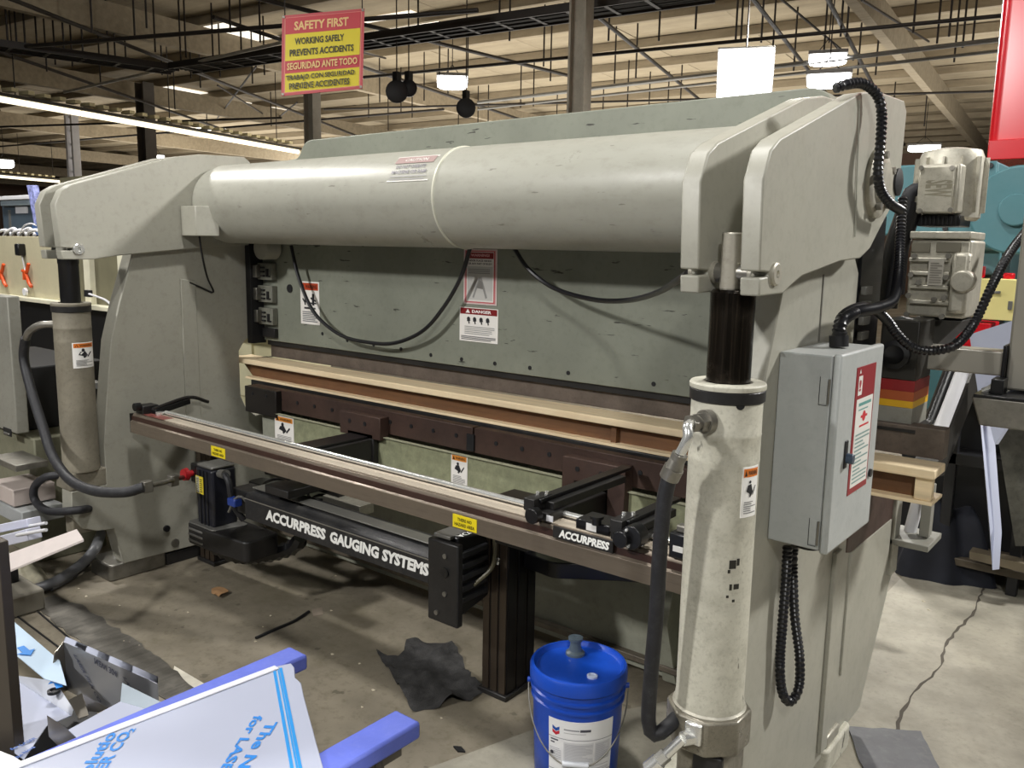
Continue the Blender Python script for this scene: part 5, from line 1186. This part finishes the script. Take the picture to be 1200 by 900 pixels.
# long folded channel
tA, tB = S(74, 752, .46), S(184, 801, .46)
t1 = scrap('stainless_channel', [[tA, tB, tB + Vector((-.0, -.0, -.16)), tA + Vector((0, 0, -.16))], [tA, tB, tB + Vector((-.035, .02, .0)), tA + Vector((-.03, .02, 0))], [tA, tA + Vector((0, 0, -.16)), tA + Vector((.05, -.08, -.16)), tA + Vector((.03, -.04, -.01))]],
      FILMG, 'long folded stainless channel with dark film print, farthest of the offcuts', [(.002, .002, 0)]*3, [FILMG, FILM, STAIN])
def wall_text(s, p0, p1, up, parent, nrm, col='3a4a70'):
    tv, tf = text_mesh(s); d = p1 - p0
    return MB().add([p0 + d*u_ + Vector(up)*v_ + Vector(nrm)*.003 for u_, v_ in tv], tf).build('film_print', ink(col), parent)
dAB = (tB - tA); nn = Vector((dAB.y, -dAB.x, 0)).normalized(); nn = nn if nn.dot(EYE - tA) > 0 else -nn
def onch(u_, v_): return tA + dAB*u_ + Vector((0, 0, -.16*v_))
for u_ in (.12, .66):
    p, q = onch(u_, .15), onch(u_ + .26, .88)
    wall_text('LASER FILM CO', p, q, dAB.normalized()*.018, t1, nn, '54586a')
wall_text('NEW 304', onch(.36, .02), onch(.60, .10), (0, 0, -.02), t1, nn, '4a4c5a')
scrap('film_covered_flap', [[S(3, 716, .42), S(9, 722, .42), S(70, 774, .42), S(78, 803, .42), S(52, 795, .42), S(0, 752, .42)]], FILMB, 'pale blue film-covered flap with a blue arrow, pointing down to the right')
aw = bpy.data.objects[-1] if False else None
fl_t = [o for o in sc.objects if o.name.startswith('film_covered_flap')][-1]
def arrow(px, py, dx, dy, z, parent, s_=1):
    p, q = P(px, py, 'z', z), P(px+dx, py+dy, 'z', z); d = (q-p); n = Vector((-d.y, d.x, 0)).normalized(); L = d.length; u_ = d.normalized(); w__ = L*.12
    MB().slab([p-n*w__, p+n*w__, p+u_*L*.55+n*w__, p+u_*L*.55+n*w__*2.6, q, p+u_*L*.55-n*w__*2.6, p+u_*L*.55-n*w__], (0, 0, .001)).build('film_arrow', ink('2b7fd0'), parent)
arrow(24, 758, 12, 10, .423, fl_t)
t2 = scrap('film_covered_offcut', [[S(9, 790, .36), S(84, 838, .36), S(55, 850, .36), S(28, 890, .36), S(17, 882, .36)], [S(9, 790, .362), S(58, 797, .40), S(70, 806, .40), S(86, 831, .38), S(84, 838, .362)]], FILM,
      'white film-covered wedge-shaped offcut with a round black stopper', mats=[FILM, mat('white_film_upper', 'd6d9e2', .3, var=.03)])
arrow(70, 806, -6, -12, .41, t2)
film_text('CO', (11, 822), (18, 821), .012, t2, .362, '6f86b8'); film_text('for LASER', (14, 880), (44, 866), .014, t2, .362, '5673b8'); film_text('the Nova', (20, 890), (42, 876), .014, t2, .362, '5673b8')
c = P(63, 811, 'z', .40); MB().lathe(c, [(.017, -.002), (.017, .006), (.010, .008), (.008, .002), (.002, .002)], 20).build('black_stopper', DARK, t2)
scrap('folded_tray', [[S(80, 855, .50), S(141, 822, .50), S(176, 832, .50), S(205, 818, .50), S(200, 838, .50), S(98, 872, .50)], [S(55, 838, .47), S(98, 866, .50), S(75, 880, .42), S(57, 862, .40)], [S(141, 822, .50), S(143, 800, .52), S(196, 826, .52), S(176, 832, .50)]],
      FILM, 'folded stainless tray with white film inside, tucked against the big panel', mats=[FILM, STAIN, mat('blue_grey_film', 'a9b4bd', .3, .2)])
scrap('stainless_bracket', [[S(80, 820, .43), S(96, 812, .44), S(104, 838, .42), S(92, 842, .40)], [S(96, 812, .44), S(126, 829, .44), S(116, 834, .40), S(103, 832, .40)]], STAIN, 'small bent stainless bracket between the wedge offcut and the tray')
scrap('stainless_angle', [[S(-6, 688, .40), S(14, 709, .40), S(8, 716, .40), S(-8, 706, .40)], [S(-6, 688, .40), S(14, 709, .40), S(14, 712, .37), S(-6, 692, .37)]], WHITE, 'small pale folded angle at the left edge above the blue film flap')
scrap('white_offcut', [[S(-30, 868, .52), S(16, 886, .52), S(27, 893, .52), S(0, 912, .52), S(-30, 912, .52)]], WHITE, 'bright white sheet corner at the bottom left edge')
cp = thing('cart_post', tuple(P(6, 880, 'y', .72)), 'dark brown-grey steel post at the left edge in front of the offcuts', 'post')
pa, pb = P(-14, 730, 'y', .80), P(5, 730, 'y', .80)
MB().box(pa.x, pb.x, .80, .825, .23, P(4, 640, 'y', .80).z).build('post_bar', mat('brown_grey_steel', '4c453e', .4, .4, var=.1), cp, .002)

# ------------------------------------------------------------------ left background
cb_ = thing('grey_cabinet', (-5.1, 2.1, 0), 'worn light grey machine cabinet with an oblong pull at the left edge', 'cabinet')
B(-5.7, -4.56, 1.80, 2.14, 0, .66, 'base', mat('greenish_grey_base', '7d7c68', .5, var=.1, dirt=.5, dirtcol='565444'), cb_, .008)
zt = P(27, 350, 'y', 1.74).z
B(-5.7, -4.60, 1.74, 1.80, .69, zt, 'upper_body', GREYB, cb_, .006)
B(-5.7, -4.78, 1.80, 2.3, .66, 1.0, 'rear_body', mat('shade_black_body', '101012', .6), cb_, .008)  # black colour stands for the cabinet's side in deep shade
q = P(9, 506, 'y', 1.74); B(q.x-.045, q.x+.05, 1.735, 1.741, q.z-.02, q.z+.02, 'pull_recess', DARK, cb_, .002)
B(q.x-.03, q.x+.035, 1.730, 1.737, q.z-.012, q.z-.002, 'pull_lip', GALVP, cb_, .002)
# grey box behind the hose
gx = thing('grey_side_box', (-4.5, 2.2, 0), 'smaller grey metal box between the cabinet and the left cylinder', 'cabinet')
B(-4.55, -4.24, 2.15, 2.5, 0, P(55, 438, 'y', 2.15).z, 'body', GREYB, gx, .006)
B(P(45, 437, 'y', 2.12).x, -4.16, 2.11, 2.15, P(55, 441, 'y', 2.12).z, P(55, 434, 'y', 2.12).z, 'top_rim', GALVP, gx, .003)
B(P(63, 470, 'y', 2.14).x, P(70, 470, 'y', 2.14).x, 2.135, 2.151, .3, P(66, 452, 'y', 2.14).z, 'slot', DARK, gx)
# big dark machine + beige partition
dm = thing('dark_machine', (-6.5, 3.4, 0), 'machine body coloured black for the shaded recess behind the left cylinder under the beige partition', 'machine')
zl = P(60, 352, 'y', 2.9).z
B(-9.5, -5.55, 3.0, 3.8, 0, zl-.02, 'body', mat('shade_black_body', '101012', .6), dm, .01)  # recess shade under the ledge put into the black colour
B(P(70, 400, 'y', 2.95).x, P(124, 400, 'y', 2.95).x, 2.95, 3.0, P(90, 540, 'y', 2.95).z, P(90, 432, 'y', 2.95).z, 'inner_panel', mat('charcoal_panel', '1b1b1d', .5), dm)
cc_b = thing('cream_throat_backing', (-4.95, 3.4, 0), 'added cream box standing for the light seen through the throat of the left side frame', 'cabinet')
B(-5.5, -4.4, 3.15, 3.6, 0, 1.35, 'body', mat('cream_box', 'cfc8a4', .5), cc_b, .01)  # added box, its bright cream stands for light coming through the throat
B(-5.2, -4.6, 3.13, 3.15, .70, 1.28, 'door', mat('cream_front', 'd8d2b0', .45), cc_b, .004)  # front slab of the added cream box
bpn = thing('beige_partition', (-6.5, 2.95, zl), 'beige sheet-metal partition with a pale ledge behind the left lifting arm', 'partition')
zt2 = P(30, 277, 'y', 2.95).z
B(-9.5, P(70, 300, 'y', 2.95).x, 2.95, 3.0, zl, zt2, 'panel', BEIGE, bpn, .004)
B(P(70, 300, 'y', 2.95).x, -3.9, 2.97, 3.02, zl, zt2+.02, 'dark_panel', mat('khaki_panel', '6f6b55', .5), bpn, .003)
B(-9.5, -3.9, 2.88, 3.02, zl-.03, zl, 'ledge', mat('cream_ledge', 'd8d4bd', .4), bpn, .003)
for px in (101, 141): B(P(px-3, 320, 'y', 2.93).x, P(px+4, 320, 'y', 2.93).x, 2.93, 2.97, zl, zt2, 'stile', mat('cream_ledge', ''), bpn, .002)
# clamps on the partition
for i, (px, lab) in enumerate(((30, 'orange spring clamp hanging on the beige partition under a black hook'), (1, 'orange spring clamp cut off by the left edge of the picture'))):
    c = P(px, 322, 'y', 2.93)
    t = thing('spring_clamp', tuple(c), lab, 'clamp')
    ORG = mat('orange_clamp', 'd2501e', .4)
    MB().tube([c + Vector((-.03, 0, -.04)), c + Vector((-.02, 0, .03)), c + Vector((.02, 0, .02)), c + Vector((.07, 0, .09))], .013, 8).build('upper_jaw', ORG, t)
    MB().tube([c + Vector((-.05, 0, .03)), c + Vector((.0, 0, .02)), c + Vector((.05, 0, -.06)), c + Vector((.09, 0, -.09))], .014, 8).build('lower_jaw', ORG, t)
    if i == 0:
        k_ = P(25, 293, 'y', 2.93); MB().box(k_.x-.035, k_.x+.035, 2.89, 2.95, k_.z-.045, k_.z+.05).build('hook', BLKS, t, .01)
        MB().tube([k_ + Vector((0, 0, -.04)), c + Vector((0, 0, .03))], .006, 6, smooth=False).build('cord', WHITE, t)
        k_ = P(31, 342, 'y', 2.92); MB().lathe(k_, [(.03, 0), (.03, .02), (.012, .02)], 20, (0, -1, 0)).build('tape_disc', WHITE, t)
# things on the partition top
bn_ = thing('grey_bin', tuple(P(25, 277, 'y', 3.3)), 'dark blue-grey plastic bin with a white rim and label on the partition top', 'bin')
def pb3(px0, py0, px1, py1, y, d, name, m, parent, bev=.006):
    mid = ((px0+px1)/2, (py0+py1)/2); a = P(px0, mid[1], 'y', y); b = P(px1, mid[1], 'y', y); t = P(mid[0], py0, 'y', y); u_ = P(mid[0], py1, 'y', y)
    return B(a.x, b.x, y, y+d, u_.z, t.z, name, m, parent, bev)
BIN = mat('blue_grey_bin', '44515c', .4)
pb3(3, 240, 39, 272, 3.3, .4, 'bin_body', BIN, bn_, .012)
pb3(0, 233, 42, 241, 3.26, .48, 'bin_rim', mat('pale_bin_rim', '8b98a0', .4), bn_, .008)
pb3(-4, 229, 40, 234, 3.24, .5, 'bin_lid', WHITE, bn_, .006)
pb3(18, 242, 32, 250, 3.293, .006, 'bin_label', WHITE, bn_, 0)
pb3(10, 246, 12, 268, 3.293, .008, 'bin_rib', GALVP, bn_, 0)
bt = thing('blue_bag', tuple(P(45, 277, 'y', 3.2)), 'tall narrow blue and white printed bag beside the grey bin', 'bag')
MB().slab([P(31, 217, 'y', 3.2), P(38, 217, 'y', 3.2), P(47, 262, 'y', 3.2), P(40, 264, 'y', 3.2)], (0, .05, 0)).build('bag_body', mat('blue_white_print', '8c93c8', .5, var=.6, scale=30), bt, .004)
pb3(38, 262, 47, 276, 3.15, .1, 'blue_box', mat('blue_box_card', '3d5f94', .5), bt, .003)
t = thing('white_cable_heap', tuple(P(18, 276, 'y', 3.05)), 'loose white cables lying on the partition top in front of the bin', 'cable')
for k in range(5):
    cx = 2 + k*9
    MB().tube([P(cx-6, 276, 'y', 3.05), P(cx-2, 271, 'y', 3.03), P(cx+6, 270 - (k % 2)*2, 'y', 3.05), P(cx+12, 276, 'y', 3.06)], .014, 8).build('cable_loop', WHITE, t)
MB().tube([P(24, 272, 'y', 3.0), P(28, 265, 'y', 3.0), P(36, 262, 'y', 3.0), P(42, 264, 'y', 3.0)], .007, 6).build('cable_loop', WHITE, t)
pb3(70, 207, 97, 225, 6.5, .4, 'wall_cabinet', mat('cream_box', 'cfc8a4'), None, .01); o = bpy.data.objects['wall_cabinet']; tag(o, 'small cream box behind the left lifting arm at the foot of the laced column', 'box')
MB().tube([P(100, 343, 'y', 2.88), P(112, 347, 'y', 2.84), P(124, 352, 'y', 2.76), P(133, 360, 'y', 2.66)], .008, 6).build('cord', WHITE, bpn)
pb3(98, 340, 104, 348, 2.86, .03, 'plug', DARK, bpn, .004)
# big grey hose running along the floor at the left
o = MB().tube([P(118, 626, 'y', 2.05), P(110, 645, 'y', 1.9), P(92, 664, 'z', .06), P(62, 683, 'z', .04), P(28, 693, 'z', .03), P(-30, 698, 'z', .03)], .026, 16).build('grey_floor_hose', mat('grey_hose', '5e5f62', .4, var=.15))
tag(o, 'thick grey hose curving down from the left frame onto the floor', 'hose')
o = MB().tube([P(104, 660, 'z', .03), P(85, 676, 'z', .02), P(60, 690, 'z', .02)], .012, 10).build('thin_floor_hose', mat('grey_hose', '')); tag(o, 'thin grey hose lying beside the thick grey floor hose', 'hose')
# stack of stock at the left
stq = thing('stock_stand', (P(8, 690, 'z', .25).x, 1.45, 0), 'low grey stand at the left edge carrying white lengths of stock', 'stand')
def zbx(px, z): return P(px, 640, 'z', z).x
B(-4.6, -3.95, 1.36, 1.56, 0, .10, 'foot', mat('concrete_block', '7d786c', .7, var=.1), stq, .01)
B(-4.62, -4.12, 1.42, 1.52, .10, .20, 'beam', DARK, stq, .004)
WT = mat('white_profile', 'cdcfe0', .35, var=.03)
def pxbar(name, a, b, y, r, m, label, group=None, flat=None):
    p, q = P(a[0], a[1], 'y', y), P(b[0], b[1], 'y', y)
    if flat:
        d = (q-p).normalized(); o = MB().obox((p+q)/2, (q-p)/2, Vector((0, flat[0], 0)), d.cross(Vector((0, 1, 0)))*flat[1]).build(name, m, None, .003)
    else: o = MB().cyl(p, q, r, n=14).build(name, m)
    return tag(o, label, 'profile', group)
pxbar('white_profile', (-40, 627), (40, 611), 1.52, .03, WT, 'upper white box profile of the stock at the left edge', flat=(.03, .018))
pxbar('white_profile', (-40, 645), (40, 625), 1.45, .03, WT, 'thick lower white box profile of the stock at the left edge', flat=(.03, .025))
pxbar('thin_white_rod', (-20, 626), (54, 613), 1.5, .007, WHITE, 'thin white rod lying between the two white box profiles')
pxbar('thin_white_rod', (20, 627), (54, 621), 1.42, .007, WHITE, 'short thin white rod sticking out beside the lower box profile')
lean('white_plank', [P(-10, 656, 'y', 1.35), P(90, 620, 'y', 1.35), P(98, 632, 'y', 1.28), P(0, 673, 'y', 1.26), P(-10, 676, 'y', 1.26)], (0, 0, -.008), mat('pinkish_white_plank', 'd2c8c4', .45, var=.05, scale=4, stretch=(.5, 6, 6)), 'long flat off-white plank sticking out to the right at the left edge', 'plank')
pb3(-10, 592, 25, 608, 1.62, .2, 'pale_carton', mat('pale_grey_carton', '9b9d9c', .5), None, .006); tag(bpy.data.objects['pale_carton'], 'pale grey carton above the white box profiles', 'carton')
pb3(-10, 569, 15, 588, 1.62, .2, 'pinkish_carton', mat('pinkish_carton', 'b5a9a2', .5), None, .006); tag(bpy.data.objects['pinkish_carton'], 'pinkish white carton on top of the pale grey carton', 'carton')
pb3(-10, 540, 18, 547, 1.62, .15, 'steel_plate_offcut', STEEL, None, .003); tag(bpy.data.objects['steel_plate_offcut'], 'thin bright steel plate resting above the cartons at the left edge', 'plate')
o = heap('crumpled_paper', P(14, 680, 'z', 0).x, 1.62, .24, .10, .12, mat('crumpled_white_paper', 'b4ae98', .7, var=.25, scale=25), 'crumpled dirty white paper on the floor under the plank', 'paper', 6, z=.0)
